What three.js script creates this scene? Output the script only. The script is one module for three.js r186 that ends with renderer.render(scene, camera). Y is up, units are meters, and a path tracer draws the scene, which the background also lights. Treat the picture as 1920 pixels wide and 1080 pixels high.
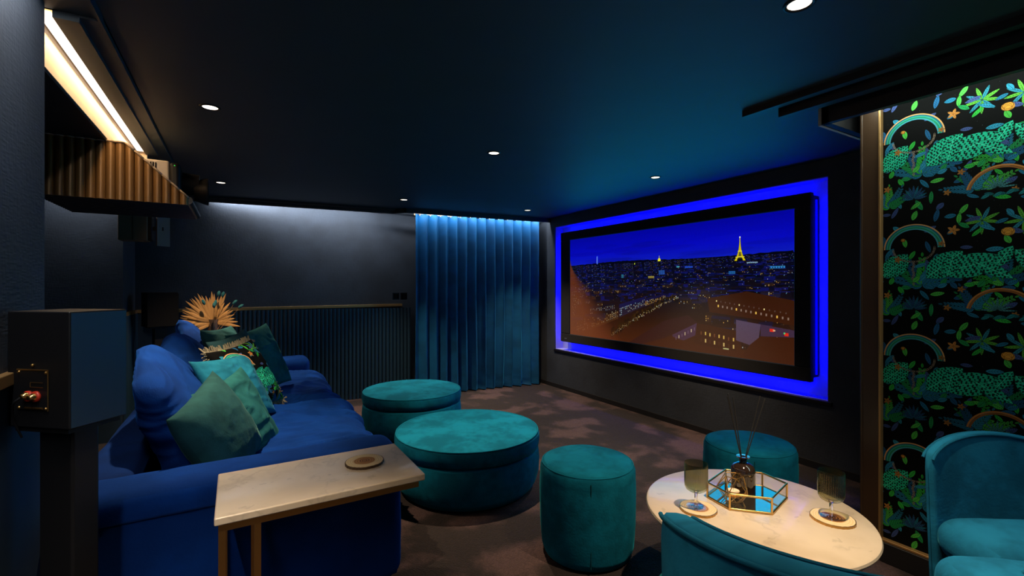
import * as THREE from 'three';
import { RoundedBoxGeometry } from 'three/addons/geometries/RoundedBoxGeometry.js';
import { mergeGeometries, mergeVertices, toCreasedNormals } from 'three/addons/utils/BufferGeometryUtils.js';
import { ImprovedNoise } from 'three/addons/math/ImprovedNoise.js';
import { RectAreaLightUniformsLib } from 'three/addons/lights/RectAreaLightUniformsLib.js';

// ---------------------------------------------------------------- camera, exposure, lights
// x runs along the back wall towards the cinema screen, -z runs along the screen wall away from the camera
const scene = new THREE.Scene();
scene.background = new THREE.Color(0x000000);
const renderer = new THREE.WebGLRenderer({ antialias: true });
renderer.toneMapping = THREE.LinearToneMapping;
renderer.toneMappingExposure = 1.0;
renderer.shadowMap.enabled = true;
renderer.shadowMap.type = THREE.PCFSoftShadowMap;
RectAreaLightUniformsLib.init();

const FOCAL = 870;                                   // pixels of the 1920 x 1080 frame
const camera = new THREE.PerspectiveCamera(2 * Math.atan(540 / FOCAL) * 180 / Math.PI, 1920 / 1080, 0.05, 50);
camera.position.set(0, 1.3, 0);
camera.rotation.y = -Math.atan(518 / FOCAL);
camera.setViewOffset(1920, 1080, 0, 2, 1920, 1080);
scene.add(camera);

const CEIL = 2.2;                                    // main ceiling
const DOWNLIGHTS = [[-0.11, 2.77], [-0.11, 4.72], [1.49, 2.74], [1.49, 4.68], [2.96, 2.67], [2.94, 4.58], [1.54, 0.80], [-0.11, 0.80], [1.5, -1.2], [-0.0, -1.2]];
const DOWNLIGHT_POWER = 18;
const WARM = new THREE.Color().setRGB(1, 0.74, 0.48);
const COVE_WARM = new THREE.Color().setRGB(1, 0.66, 0.34);
const COVE_COOL = new THREE.Color().setRGB(0.82, 0.9, 1);
const COVE_PAPER = new THREE.Color().setRGB(0.88, 1, 0.9);
const BLUE = new THREE.Color().setRGB(0, 0.0, 1);
const SCREEN_LIGHT = new THREE.Color().setRGB(0.0, 0.56, 1);

function areaLight(color, intensity, w, h, pos, target) {
  const l = new THREE.RectAreaLight(color, intensity, w, h);
  l.position.copy(pos); if (Math.abs(pos.x - target.x) + Math.abs(pos.z - target.z) < 1e-3) l.up.set(1, 0, 0); l.lookAt(target); scene.add(l); return l;
}

// ---------------------------------------------------------------- helpers
const V = (x, y, d) => new THREE.Vector3(x, y, -d);  // d: metres away along the screen wall
let seed = 7;
const rnd = () => { seed = (seed * 1664525 + 1013904223) >>> 0; return seed / 4294967296; };
const R = (a, b) => a + (b - a) * rnd();
const IN = new ImprovedNoise();
const names = {};
function numbered(n) { const k = names[n] = (names[n] ?? -1) + 1; return k ? `${n}_${String(k).padStart(3, '0')}` : n; }
function mesh(name, geo, mat, parent, label) {
  const m = new THREE.Mesh(Array.isArray(geo) ? mergeAll(geo) : geo, mat);
  m.name = parent ? name : numbered(name); m.castShadow = m.receiveShadow = true;
  if (label) m.userData.label = label;
  (parent ?? scene).add(m); return m;
}
function tag(o, label, category, group) { o.userData.label = label; o.userData.category = category; if (group) o.userData.group = group; return o; }
function thing(name, label, category, pos = V(0, 0, 0), turn = 0, group) {
  const g = new THREE.Group(); g.name = numbered(name); g.position.copy(pos); g.rotation.y = turn; scene.add(g);
  return tag(g, label, category, group);
}
function structure(name, geo, mat, label, category) {
  const m = mesh(name, geo, mat); m.userData.kind = 'structure'; m.userData.label = label; m.userData.category = category; return m;
}
function mergeAll(list) {
  return mergeGeometries(list.map(g => { const h = g.index ? g.toNonIndexed() : g; for (const k of Object.keys(h.attributes)) if (!['position', 'normal', 'uv'].includes(k)) h.deleteAttribute(k); return h; }));
}
// uv in metres from the dominant axis of each face
function metric(geo) {
  const g = geo.index ? geo.toNonIndexed() : geo;
  if (!g.attributes.normal) g.computeVertexNormals();
  const p = g.attributes.position, uv = new Float32Array(p.count * 2);
  const a = new THREE.Vector3(), b = new THREE.Vector3(), c = new THREE.Vector3();
  for (let i = 0; i < p.count; i += 3) {
    a.fromBufferAttribute(p, i); b.fromBufferAttribute(p, i + 1).sub(a); c.fromBufferAttribute(p, i + 2).sub(a);
    const n = b.cross(c), ax = Math.abs(n.x), ay = Math.abs(n.y), az = Math.abs(n.z);
    for (let k = i; k < i + 3; k++) {
      const x = p.getX(k), y = p.getY(k), z = p.getZ(k);
      const [u, v] = ay >= ax && ay >= az ? [x, z] : ax >= az ? [z, y] : [x, y];
      uv[2 * k] = u; uv[2 * k + 1] = v;
    }
  }
  g.setAttribute('uv', new THREE.BufferAttribute(uv, 2));
  return g;
}
// box between two corners given as x, height, distance
function box(x0, x1, y0, y1, d0, d1, r = 0) {
  const w = x1 - x0, h = y1 - y0, d = d1 - d0;
  const g = r ? new RoundedBoxGeometry(w, h, d, 3, Math.min(r, w / 2.01, h / 2.01, d / 2.01)) : new THREE.BoxGeometry(w, h, d);
  g.translate((x0 + x1) / 2, (y0 + y1) / 2, -(d0 + d1) / 2);
  return metric(g);
}
// bar between two points
function bar(p, q, r, seg = 6, r2 = r) {
  const d = new THREE.Vector3().subVectors(q, p), g = new THREE.CylinderGeometry(r2, r, d.length(), seg);
  g.applyQuaternion(new THREE.Quaternion().setFromUnitVectors(new THREE.Vector3(0, 1, 0), d.clone().normalize()));
  g.translate((p.x + q.x) / 2, (p.y + q.y) / 2, (p.z + q.z) / 2); return g;
}
function lathe(pts, seg = 48) { return new THREE.LatheGeometry(pts.map(([r, y]) => new THREE.Vector2(r, y)), seg); }
function gridGeo(nu, nv, fn, closeU = false) {       // fn(i/nu, j/nv) -> [x, y, z, u, v]
  const pos = [], uv = [], idx = [];
  for (let j = 0; j <= nv; j++) for (let i = 0; i <= nu; i++) { const q = fn(i / nu, j / nv); pos.push(q[0], q[1], q[2]); uv.push(q[3] ?? i / nu, q[4] ?? j / nv); }
  for (let j = 0; j < nv; j++) for (let i = 0; i < nu; i++) { const a = j * (nu + 1) + i, b = a + 1, c = a + nu + 1, d = c + 1; idx.push(a, b, d, a, d, c); }
  const g = new THREE.BufferGeometry();
  g.setAttribute('position', new THREE.Float32BufferAttribute(pos, 3)); g.setAttribute('uv', new THREE.Float32BufferAttribute(uv, 2)); g.setIndex(idx);
  g.computeVertexNormals(); return g;
}
// smooth normals over seams, whatever the uv does
function weld(geo) {
  const g = geo.clone(); const uv = g.attributes.uv; g.deleteAttribute('uv'); g.deleteAttribute('normal');
  const m = mergeVertices(g, 1e-5); m.computeVertexNormals();
  // carry the welded normals back onto the unwelded vertices
  const key = (p, i) => [p.getX(i), p.getY(i), p.getZ(i)].map(v => Math.round(v * 2e4)).join();
  const map = new Map(), mp = m.attributes.position, mn = m.attributes.normal;
  for (let i = 0; i < mp.count; i++) map.set(key(mp, i), i);
  const p = geo.attributes.position, n = new Float32Array(p.count * 3);
  for (let i = 0; i < p.count; i++) { const k = map.get(key(p, i)) ?? 0; n[3 * i] = mn.getX(k); n[3 * i + 1] = mn.getY(k); n[3 * i + 2] = mn.getZ(k); }
  geo.setAttribute('normal', new THREE.BufferAttribute(n, 3)); geo.setAttribute('uv', uv); return geo;
}

// ---------------------------------------------------------------- textures
function hash(x, y, s) { let h = (x * 374761393 + y * 668265263 + s * 2147483647) | 0; h = Math.imul(h ^ (h >>> 13), 1274126177); h ^= h >>> 16; return (h >>> 0) / 4294967296; }
function vnoise(x, y, per, s) {                       // tiles with period per
  const xi = Math.floor(x), yi = Math.floor(y), fx = x - xi, fy = y - yi, u = fx * fx * (3 - 2 * fx), v = fy * fy * (3 - 2 * fy), m = n => ((n % per) + per) % per;
  const a = hash(m(xi), m(yi), s), b = hash(m(xi + 1), m(yi), s), c = hash(m(xi), m(yi + 1), s), d = hash(m(xi + 1), m(yi + 1), s);
  return a + (b - a) * u + (c - a) * v + (a - b - c + d) * u * v;
}
function fbm(u, v, base, oct, s) { let a = 0, w = 0.5, t = 0, f = base; for (let k = 0; k < oct; k++) { a += w * vnoise(u * f, v * f, f, s + k); t += w; w *= 0.5; f *= 2; } return a / t; }
const smooth = (a, b, x) => { const t = Math.min(1, Math.max(0, (x - a) / (b - a))); return t * t * (3 - 2 * t); };
function dataTex(w, h, fn, srgb, repeat) {
  const a = new Uint8Array(w * h * 4);
  for (let y = 0; y < h; y++) for (let x = 0; x < w; x++) { const c = fn(x / w, y / h), k = 4 * (y * w + x); const q = Array.isArray(c) ? c : [c, c, c]; for (let i = 0; i < 3; i++) a[k + i] = Math.max(0, Math.min(255, q[i] * 255)); a[k + 3] = 255; }
  const t = new THREE.DataTexture(a, w, h); t.wrapS = t.wrapT = THREE.RepeatWrapping; t.magFilter = THREE.LinearFilter; t.minFilter = THREE.LinearMipmapLinearFilter; t.generateMipmaps = true;
  if (srgb) t.colorSpace = THREE.SRGBColorSpace; if (repeat) t.repeat.set(repeat, repeat); t.needsUpdate = true; return t;
}
function canvasTex(w, h, draw, srgb = true) {
  const c = document.createElement('canvas'); c.width = w; c.height = h; draw(c.getContext('2d'), w, h);
  const t = new THREE.CanvasTexture(c); if (srgb) t.colorSpace = THREE.SRGBColorSpace; t.wrapS = t.wrapT = THREE.RepeatWrapping; t.needsUpdate = true; return t;
}
const wallCloth = dataTex(512, 512, (u, v) => 0.5 * fbm(u, v, 6, 6, 3) + 0.25 * vnoise(u * 220, v * 40, 220, 9) + 0.25 * vnoise(u * 40, v * 220, 220, 11), false, 1.1);
const wallTint = dataTex(512, 512, (u, v) => 0.62 + 0.38 * smooth(0.3, 0.7, fbm(u, v, 4, 6, 21)) * (0.75 + 0.25 * vnoise(u * 200, v * 30, 200, 5)), false, 0.9);
const nap = dataTex(512, 512, (u, v) => { const a = fbm(u + 0.06 * fbm(u, v, 4, 3, 40), v, 5, 6, 31), b = fbm(u, v, 24, 3, 77); return 0.58 + 0.42 * smooth(0.3, 0.68, 0.75 * a + 0.25 * b); }, false, 1.35);
const napSoft = dataTex(512, 512, (u, v) => 0.72 + 0.28 * smooth(0.3, 0.7, fbm(u, v, 6, 6, 131)), false, 1.2);
const pile = dataTex(256, 256, (u, v) => fbm(u, v, 32, 3, 12), false, 5);
const carpetTint = dataTex(1024, 1024, (u, v) => {
  const a = fbm(u + 0.05 * fbm(u, v, 6, 3, 60), v + 0.05 * fbm(u, v, 6, 3, 61), 7, 6, 52), g = vnoise(u * 340, v * 340, 340, 8);
  return (0.20 + 0.80 * smooth(0.42, 0.68, a)) * (0.5 + 0.5 * g) ;
}, false, 0.62);
const carpetBump = dataTex(512, 512, (u, v) => 0.6 * vnoise(u * 170, v * 170, 170, 8) + 0.4 * fbm(u, v, 12, 4, 19), false, 1.4);
const marble = dataTex(1024, 1024, (u, v) => {
  const w = fbm(u, v, 3, 5, 90), w2 = fbm(u, v, 4, 5, 95);
  const vein = Math.pow(1 - Math.abs(2 * fbm(u + 0.25 * w, v + 0.25 * w2, 4, 5, 70) - 1), 26), cloud = smooth(0.4, 0.75, w), fleck = smooth(0.73, 0.8, fbm(u * 1, v, 20, 4, 33)) * 0.55;
  const k = 1 - 0.07 * cloud - 0.10 * vein * smooth(0.45, 0.62, w2) - 0.16 * fleck;
  return [0.95 * k, 0.925 * k - 0.01 * cloud, 0.88 * k - 0.03 * cloud];
}, true, 1.6);
const plaster = dataTex(256, 256, (u, v) => 0.72 + 0.28 * fbm(u, v, 6, 5, 14), false, 1);

// ---------------------------------------------------------------- materials
const lin = (r, g, b) => new THREE.Color().setRGB(r, g, b);
const std = (c, o = {}) => new THREE.MeshStandardMaterial({ color: c, roughness: 0.8, ...o });
const velvet = (c, sheen, o = {}) => new THREE.MeshPhysicalMaterial({ color: c, roughness: 0.95, specularIntensity: 0.15, sheen: 0.5, sheenColor: sheen, sheenRoughness: 0.5, map: nap, bumpMap: pile, bumpScale: 0.0006, ...o });
const M = {
  wall: std(lin(0.024, 0.031, 0.044), { map: wallTint, bumpMap: wallCloth, bumpScale: 0.002, roughness: 0.75 }),
  dado: std(lin(0.008, 0.030, 0.062), { map: napSoft, roughness: 0.6 }),
  slat: std(lin(0.006, 0.026, 0.050), { roughness: 0.5 }),
  ceiling: std(lin(0.018, 0.032, 0.042), { map: plaster, roughness: 0.6 }),
  trimBlack: std(lin(0.006, 0.006, 0.007), { roughness: 0.55 }),
  beam: std(lin(0.72, 0.58, 0.42), { map: plaster, roughness: 0.85 }),
  brass: std(lin(0.50, 0.29, 0.09), { metalness: 1, roughness: 0.36 }),
  brassBright: std(lin(0.80, 0.52, 0.18), { metalness: 1, roughness: 0.25 }),
  rail: std(lin(0.42, 0.24, 0.09), { metalness: 0.6, roughness: 0.4 }),
  brown: std(lin(0.060, 0.032, 0.016), { roughness: 0.35, map: plaster }),
  flute: std(lin(0.20, 0.105, 0.034), { roughness: 0.42, metalness: 0.35 }),
  fluteDark: std(lin(0.010, 0.010, 0.011), { roughness: 0.45 }),
  fluteEdge: std(lin(0.30, 0.22, 0.15), { roughness: 0.7 }),
  carpet: std(lin(0.074, 0.041, 0.040), { map: carpetTint, bumpMap: carpetBump, bumpScale: 0.006, roughness: 1 }),
  teal: velvet(lin(0.004, 0.165, 0.275), lin(0.03, 0.42, 0.45)),
  tealChair: velvet(lin(0.010, 0.150, 0.290), lin(0.1, 0.6, 0.7)),
  tealDeep: velvet(lin(0.006, 0.070, 0.095), lin(0.05, 0.3, 0.4), { map: napSoft }),
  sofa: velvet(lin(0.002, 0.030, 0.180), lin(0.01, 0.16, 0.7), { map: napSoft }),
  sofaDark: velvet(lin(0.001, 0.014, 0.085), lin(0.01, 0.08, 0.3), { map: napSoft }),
  pillowGreen: velvet(lin(0.020, 0.085, 0.090), lin(0.2, 0.5, 0.42)),
  pillowDeep: velvet(lin(0.016, 0.115, 0.120), lin(0.08, 0.4, 0.36)),
  pillowBlue: velvet(lin(0.012, 0.16, 0.26), lin(0.2, 0.6, 0.7)),
  pillowSlate: velvet(lin(0.020, 0.060, 0.070), lin(0.1, 0.25, 0.28), { map: napSoft }),
  fringe: std(lin(0.17, 0.15, 0.10), { roughness: 1 }),
  curtain: new THREE.MeshPhysicalMaterial({ color: lin(0.003, 0.095, 0.250), roughness: 0.55, sheen: 0.6, sheenColor: lin(0.02, 0.4, 0.7), sheenRoughness: 0.4, map: napSoft, side: THREE.DoubleSide }),
  marble: new THREE.MeshPhysicalMaterial({ color: lin(0.64, 0.58, 0.50), map: marble, roughness: 0.3, clearcoat: 0.35, clearcoatRoughness: 0.05 }),
  blackSatin: new THREE.MeshPhysicalMaterial({ color: lin(0.007, 0.007, 0.008), roughness: 0.45, specularIntensity: 0.45 }),
  blackMatte: new THREE.MeshPhysicalMaterial({ color: lin(0.004, 0.004, 0.005), roughness: 0.9, specularIntensity: 0.2 }),
  speakerSide: std(lin(0.008, 0.024, 0.045), { roughness: 0.45 }),
  frameBlack: std(lin(0.003, 0.003, 0.004), { roughness: 0.95 }),
  recess: std(lin(0.30, 0.32, 0.42), { roughness: 0.8 }),
  chrome: std(lin(0.7, 0.7, 0.72), { metalness: 1, roughness: 0.2 }),
  mirror: std(lin(0.42, 0.48, 0.50), { metalness: 1, roughness: 0.02 }),
  smoke: new THREE.MeshPhysicalMaterial({ color: lin(0.74, 0.72, 0.56), transmission: 1, thickness: 0, roughness: 0.06, ior: 1.5 }),
  clear: new THREE.MeshPhysicalMaterial({ color: lin(0.97, 0.95, 0.92), transmission: 1, thickness: 0, roughness: 0.02, ior: 1.5 }),
  solidGlass: new THREE.MeshPhysicalMaterial({ color: lin(0.97, 0.95, 0.92), transmission: 1, thickness: 0.01, roughness: 0.02, ior: 1.5 }),
  darkGlass: new THREE.MeshPhysicalMaterial({ color: lin(0.020, 0.012, 0.009), roughness: 0.06, clearcoat: 1, clearcoatRoughness: 0.03 }),
  wax: std(lin(0.75, 0.62, 0.45), { roughness: 0.6 }),
  reed: std(lin(0.006, 0.006, 0.006), { roughness: 0.8 }),
  projector: std(lin(0.42, 0.37, 0.32), { roughness: 0.55 }),
  dried: std(lin(0.36, 0.18, 0.05), { roughness: 0.75, side: THREE.DoubleSide }),
  bunny: std(lin(0.006, 0.075, 0.085), { roughness: 1 }),
  red: std(lin(0.5, 0.03, 0.01), { roughness: 0.4 }),
};
const glow = (c, k, base = 0x111111) => new THREE.MeshStandardMaterial({ color: base, emissive: c, emissiveIntensity: k, roughness: 0.8 });

// ---------------------------------------------------------------- the shell
const REAR = -2.5, XS = 3.57, XW = 2.66, XP = -0.515, XN = -1.4, TOP = 2.45;
const backD = x => 5.70 - 0.115 * x;                  // the back wall stands slightly askew
const BT = Math.atan(0.115);                          // its turn

structure('floor', box(-1.7, 4.1, -0.1, 0, REAR - 0.2, 6.1), M.carpet, 'dark plum brown pile carpet with brushed patches', 'carpet');
structure('ceiling_001', box(-1.7, 4.1, 2.34, TOP, REAR - 0.2, 6.1), M.ceiling, 'dark upper ceiling inside the light slots', 'ceiling');
// main ceiling: a slab that stops short of the back wall and of the papered wall
{
  const s = new THREE.Shape();
  const slot = 0.17, cslot = 0.30, xj = 1.68;
  const pts = [[-0.38, REAR], [2.46, REAR], [2.46, 1.16], [XS + 0.3, 1.16], [XS + 0.3, backD(XS) - cslot], [xj, backD(xj) - cslot], [xj - 0.1, backD(xj - 0.1) - slot], [-0.38, backD(-0.38) - slot]];
  pts.forEach(([x, d], i) => i ? s.lineTo(x, d) : s.moveTo(x, d));
  const g = new THREE.ExtrudeGeometry(s, { depth: 0.14, bevelEnabled: false });
  g.rotateX(-Math.PI / 2); g.translate(0, CEIL, 0);
  const c = structure('ceiling', metric(g), M.ceiling, 'dark blue black painted ceiling with recessed downlights', 'ceiling');
  // black lips round the light slots
  const lip = (a, b, w, y0, off = 0) => {
    const dx = b[0] - a[0], dd = b[1] - a[1], L = Math.hypot(dx, dd), n = [dd / L, -dx / L];
    const sh = new THREE.Shape(); const p = (q, k) => [q[0] + n[0] * k, q[1] + n[1] * k];
    [p(a, off), p(b, off), p(b, off + w), p(a, off + w)].forEach(([x, d], i) => i ? sh.lineTo(x, d) : sh.moveTo(x, d));
    const e = new THREE.ExtrudeGeometry(sh, { depth: CEIL - y0 + 0.05, bevelEnabled: false }); e.rotateX(-Math.PI / 2); e.translate(0, y0, 0); return metric(e);
  };
  mesh('lip', lip(pts[7], pts[6], 0.03, 2.15), M.trimBlack, c);
  mesh('lip', lip(pts[6], pts[5], 0.03, 2.15), M.trimBlack, c);
  mesh('lip', lip(pts[5], pts[4], 0.03, 2.15), M.trimBlack, c);
  mesh('lip', lip(pts[7], pts[6], 0.05, 2.18, 0.05), M.trimBlack, c);
  mesh('lip', lip([2.46, REAR], [2.46, 1.16], -0.03, 2.085), M.trimBlack, c);
  mesh('lip', lip([2.36, REAR], [2.36, 1.30], -0.05, 2.14), M.trimBlack, c);
  mesh('lip', lip([2.27, REAR], [2.27, 1.44], -0.04, 2.17), M.trimBlack, c);
  mesh('lip', lip([2.43, 1.16], [XS, 1.16], 0.03, 2.085), M.trimBlack, c);
  // stepped soffit beside the warm light slot
  mesh('soffit_step', box(-0.505, -0.44, 2.165, 2.34, 2.03, 3.84), M.ceiling, c);
  mesh('soffit_step', box(-0.44, -0.385, 2.182, 2.34, 2.03, 5.45), M.ceiling, c);
  mesh('soffit_step', box(-1.4, -0.44, 2.20, 2.34, 3.84, 5.65), M.ceiling, c);
  mesh('soffit_step', box(-0.388, -0.38, 2.17, 2.34, REAR, 2.03), M.ceiling, c);
  mesh('soffit_step', box(-0.56, -0.385, 2.19, 2.34, 1.85, 2.03), M.ceiling, c);
}

// left side: near wall, niche, far pier
const wl = structure('wall_left', box(XN, XP, 0, 2.34, REAR, 2.0), M.wall, 'near left wall covered in dark grey blue cloth', 'wall');
mesh('dado_panel', box(XP - 0.01, XP + 0.008, 0, 1.045, REAR, 1.998), M.dado, wl, 'plain deep blue lower wall panel');
structure('wall_left_001', box(XN - 0.15, XN, 0, 2.34, 2.0, 5.9), M.wall, 'dark cloth wall at the back of the niche', 'wall');
const pier = structure('wall_left_002', box(XN, -0.82, 0, 2.34, 5.06, 6.0), M.wall, 'dark cloth covered pier beside the back corner', 'wall');
mesh('dado_panel', box(XN, -0.825, 0, 1.05, 5.045, 5.07), M.dado, pier, 'plain deep blue lower panel of the pier');
// back wall, screen wall, papered wall, wall behind the camera
{
  const g = box(-1.75, 4.2, 0, 2.34, 0, 0.2); g.rotateY(BT); g.translate(0, 0, -5.70);
  structure('wall_back', g, M.wall, 'dark cloth covered back wall washed by light from above', 'wall');
}
const OP = { d0: 1.664, d1: 4.905, y0: 0.495, y1: 2.078 };   // opening of the screen recess
const wr = structure('wall_right', [box(XS, XS + 0.3, 0, OP.y0, 1.0, 5.7), box(XS, XS + 0.3, OP.y1, 2.34, 1.0, 5.7), box(XS, XS + 0.3, OP.y0, OP.y1, OP.d1, 5.7), box(XS, XS + 0.3, OP.y0, OP.y1, 1.0, OP.d0)], M.wall, 'dark cloth screen wall with a recess for the cinema screen', 'wall');
mesh('recess_back_panel', box(XS + 0.13, XS + 0.15, OP.y0 - 0.01, OP.y1 + 0.01, OP.d0 - 0.01, OP.d1 + 0.01), M.recess, wr, 'recess panel glowing under blue light');
for (const [a, b, c, d] of [[OP.y0 - 0.01, OP.y0 + 0.004, OP.d0, OP.d1], [OP.y1 - 0.004, OP.y1 + 0.01, OP.d0, OP.d1], [OP.y0, OP.y1, OP.d0 - 0.01, OP.d0 + 0.004], [OP.y0, OP.y1, OP.d1 - 0.004, OP.d1 + 0.01]])
  mesh('recess_lining', box(XS + 0.012, XS + 0.13, a, b, c, d), M.recess, wr);
mesh('sill_edge', box(XS - 0.012, XS + 0.012, OP.y0 - 0.03, OP.y0, OP.d0 - 0.03, OP.d1 + 0.01, 0.004), M.blackSatin, wr);
mesh('skirting', box(XS - 0.012, XS, 0, 0.05, 1.05, 5.28), M.trimBlack, wr);
const wp = structure('wall_right_001', box(XW, XS + 0.3, 0, 2.34, REAR, 1.0), M.blackMatte, 'projecting wall papered with a jungle print', 'wall');
structure('wall_front', box(-1.7, 4.1, 0, 2.34, REAR - 0.2, REAR), M.wall, 'dark cloth wall behind the seats', 'wall');
structure('baseboard_right', box(XW - 0.035, XW, 0, 0.095, REAR, 1.0, 0.004), M.trimBlack, 'black skirting board below the jungle wallpaper', 'skirting');
structure('trim_1', box(XW - 0.03, XW, 0.095, 0.107, REAR, 1.0, 0.003), M.rail, 'thin brass bead on top of the black skirting', 'trim');
// corner post at the end of the papered wall: dark brown board with beads
{
  const p = structure('trim_2', box(2.635, 2.69, 0, 2.34, 1.005, 1.075, 0.004), M.brown, 'dark brown corner post at the edge of the wallpaper', 'post');
  mesh('bead', box(2.628, 2.66, 0.1, 2.3, 0.997, 1.007, 0.003), M.rail, p, 'thin brass bead along the wallpaper');
  mesh('bead', box(2.63, 2.66, 0, 2.3, 1.072, 1.082, 0.003), M.brown, p);
}
// cream lining at the end of the slot over the papered wall
structure('trim_3', [box(2.46, XS, 2.09, 2.34, 1.175, 1.19), box(2.44, 2.46, 2.19, 2.33, REAR, 1.16)], M.beam, 'pale lining at the end of the light slot', 'trim');

// dado rails
const railL = 'brass coloured dado rail';
structure('trim_4', box(XP - 0.005, XP + 0.02, 1.045, 1.078, REAR, 2.01, 0.003), M.rail, railL + ' on the near left wall', 'rail');
structure('trim_5', [box(XN, -0.80, 1.05, 1.083, 5.035, 5.062, 0.003), box(-0.825, -0.798, 1.05, 1.083, 5.035, 5.80, 0.003)], M.rail, railL + ' turning round the pier', 'rail');
{
  const g = box(-0.84, 1.86, 1.05, 1.083, -0.032, 0.005, 0.003); g.rotateY(BT); g.translate(0, 0, -5.70);
  structure('trim_6', g, M.rail, railL + ' above the ribbed panelling of the back wall', 'rail');
}
// ribbed panelling: half round slats on a backing, each slat a piece
{
  const back = box(-0.84, 1.86, 0, 1.05, -0.010, 0.002); back.rotateY(BT); back.translate(0, 0, -5.70);
  const panel = structure('wall_back_001', back, M.slat, 'ribbed deep blue panelling under the dado rail', 'panelling');
  const sg = new THREE.CylinderGeometry(0.019, 0.019, 1.05, 10, 1, true, -Math.PI / 2, Math.PI); sg.scale(1, 1, 0.85); sg.translate(0, 0.525, 0);
  for (let k = 0, x = -0.80; x < 1.84; k++, x += 0.0422) {
    const m = mesh('slat', sg, M.slat, panel); m.position.set(x * Math.cos(BT), 0, -5.70 + 0.010 * Math.cos(BT) + x * Math.sin(BT)); m.position.x -= 0.01 * Math.sin(-BT); m.rotation.y = BT;
  }
  const panel2 = structure('wall_left_003', box(-0.822, -0.812, 0, 1.05, 5.06, 5.80), M.slat, 'ribbed deep blue panelling on the side of the pier', 'panelling');
  for (let d = 5.085; d < 5.78; d += 0.0422) { const m = mesh('slat', sg, M.slat, panel2); m.position.set(-0.812, 0, -d); m.rotation.y = Math.PI / 2; }
}

// ---------------------------------------------------------------- beam and warm light slot on the left
{
  const b = structure('ceiling_002', [box(XN, -0.562, 2.055, 2.34, 2.0, 3.86), box(-0.566, -0.50, 2.10, 2.34, 3.84, 3.86)], M.beam, 'pale plastered beam face lit by the warm light slot', 'beam');
  mesh('beam_underside', box(XN, -0.566, 2.045, 2.056, 2.0, 3.86), M.trimBlack, b);
  mesh('end_flange', box(-0.566, -0.545, 2.06, 2.2, 2.008, 2.026, 0.004), M.brown, b);
  const led = thing('led_strip_light', 'warm white light strip in the slot beside the beam', 'light strip', V(0, 0, 0));
  mesh('diffuser', box(-0.546, -0.512, 2.176, 2.19, 2.045, 3.80), glow(COVE_WARM.clone().lerp(lin(1, 1, 1), 0.55), 2.2), led);
  mesh('channel', box(-0.552, -0.506, 2.188, 2.20, 2.035, 3.81), M.brassBright, led);
  areaLight(COVE_WARM, 40, 1.74, 0.03, V(-0.529, 2.174, 2.92), V(-0.529, 1.0, 2.92));
}
// back slot lights, plus an added fill over the pier
{
  const led = thing('led_strip_light', 'cool white light strip hidden over the back wall', 'light strip', V(0, 0, 0));
  const strip = (x0, x1, off) => { const g = box(x0, x1, 2.225, 2.24, -off - 0.008, -off + 0.008); g.rotateY(BT); g.translate(0, 0, -5.70); return g; };
  mesh('diffuser', strip(-0.36, 1.58, 0.075), glow(COVE_COOL, 1.5), led);
  const at = (x, y, off) => new THREE.Vector3(x * Math.cos(BT) - off * Math.sin(-BT) * -1, y, -5.70 + x * Math.sin(BT) + off * Math.cos(BT));
  const c = at(0.61, 2.22, 0.065), t = at(0.61, 2.205, 0.0);
  areaLight(COVE_COOL, 190, 1.94, 0.02, c, t);
  const led3 = thing('led_strip_light', 'added cool white fill strip, unseen, over the pier beside the projector shelf', 'light strip', V(0, 0, 0));  // unseen strip added to brighten the pier face
  mesh('diffuser', box(-1.30, -0.86, 2.186, 2.20, 4.915, 4.93), glow(COVE_COOL, 1.5), led3);
  areaLight(COVE_COOL, 130, 0.44, 0.02, V(-1.08, 2.18, 4.93), V(-1.08, 1.7, 5.06));
  const led2 = thing('led_strip_light', 'cool white light strip hidden over the curtain', 'light strip', V(0, 0, 0));
  mesh('diffuser', strip(1.72, 3.56, 0.265), glow(COVE_COOL, 1.5), led2);
  const c2 = at(2.64, 2.22, 0.255), t2 = at(2.64, 1.95, 0.1);
  areaLight(COVE_COOL, 150, 1.84, 0.02, c2, t2);
}
// slot light over the near left wall
{
  const led = thing('led_strip_light', 'white light strip hidden over the near left wall', 'light strip', V(0, 0, 0));
  mesh('diffuser', box(-0.404, -0.392, 2.205, 2.22, REAR + 0.1, 1.80), glow(COVE_COOL, 1.5), led);
  areaLight(lin(0.95, 0.97, 1), 260, 4.2, 0.02, V(-0.406, 2.21, -0.3), V(-0.515, 2.09, -0.3));
}
// slot light over the wallpaper
{
  const led = thing('led_strip_light', 'white light strip hidden over the jungle wallpaper', 'light strip', V(0, 0, 0));
  mesh('diffuser', box(2.505, 2.52, 2.21, 2.226, REAR + 0.1, 1.05), glow(COVE_PAPER, 1.5), led);
  areaLight(COVE_PAPER, 75, 3.4, 0.02, V(2.52, 2.2, -0.65), V(2.66, 1.95, -0.65));
}

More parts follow.
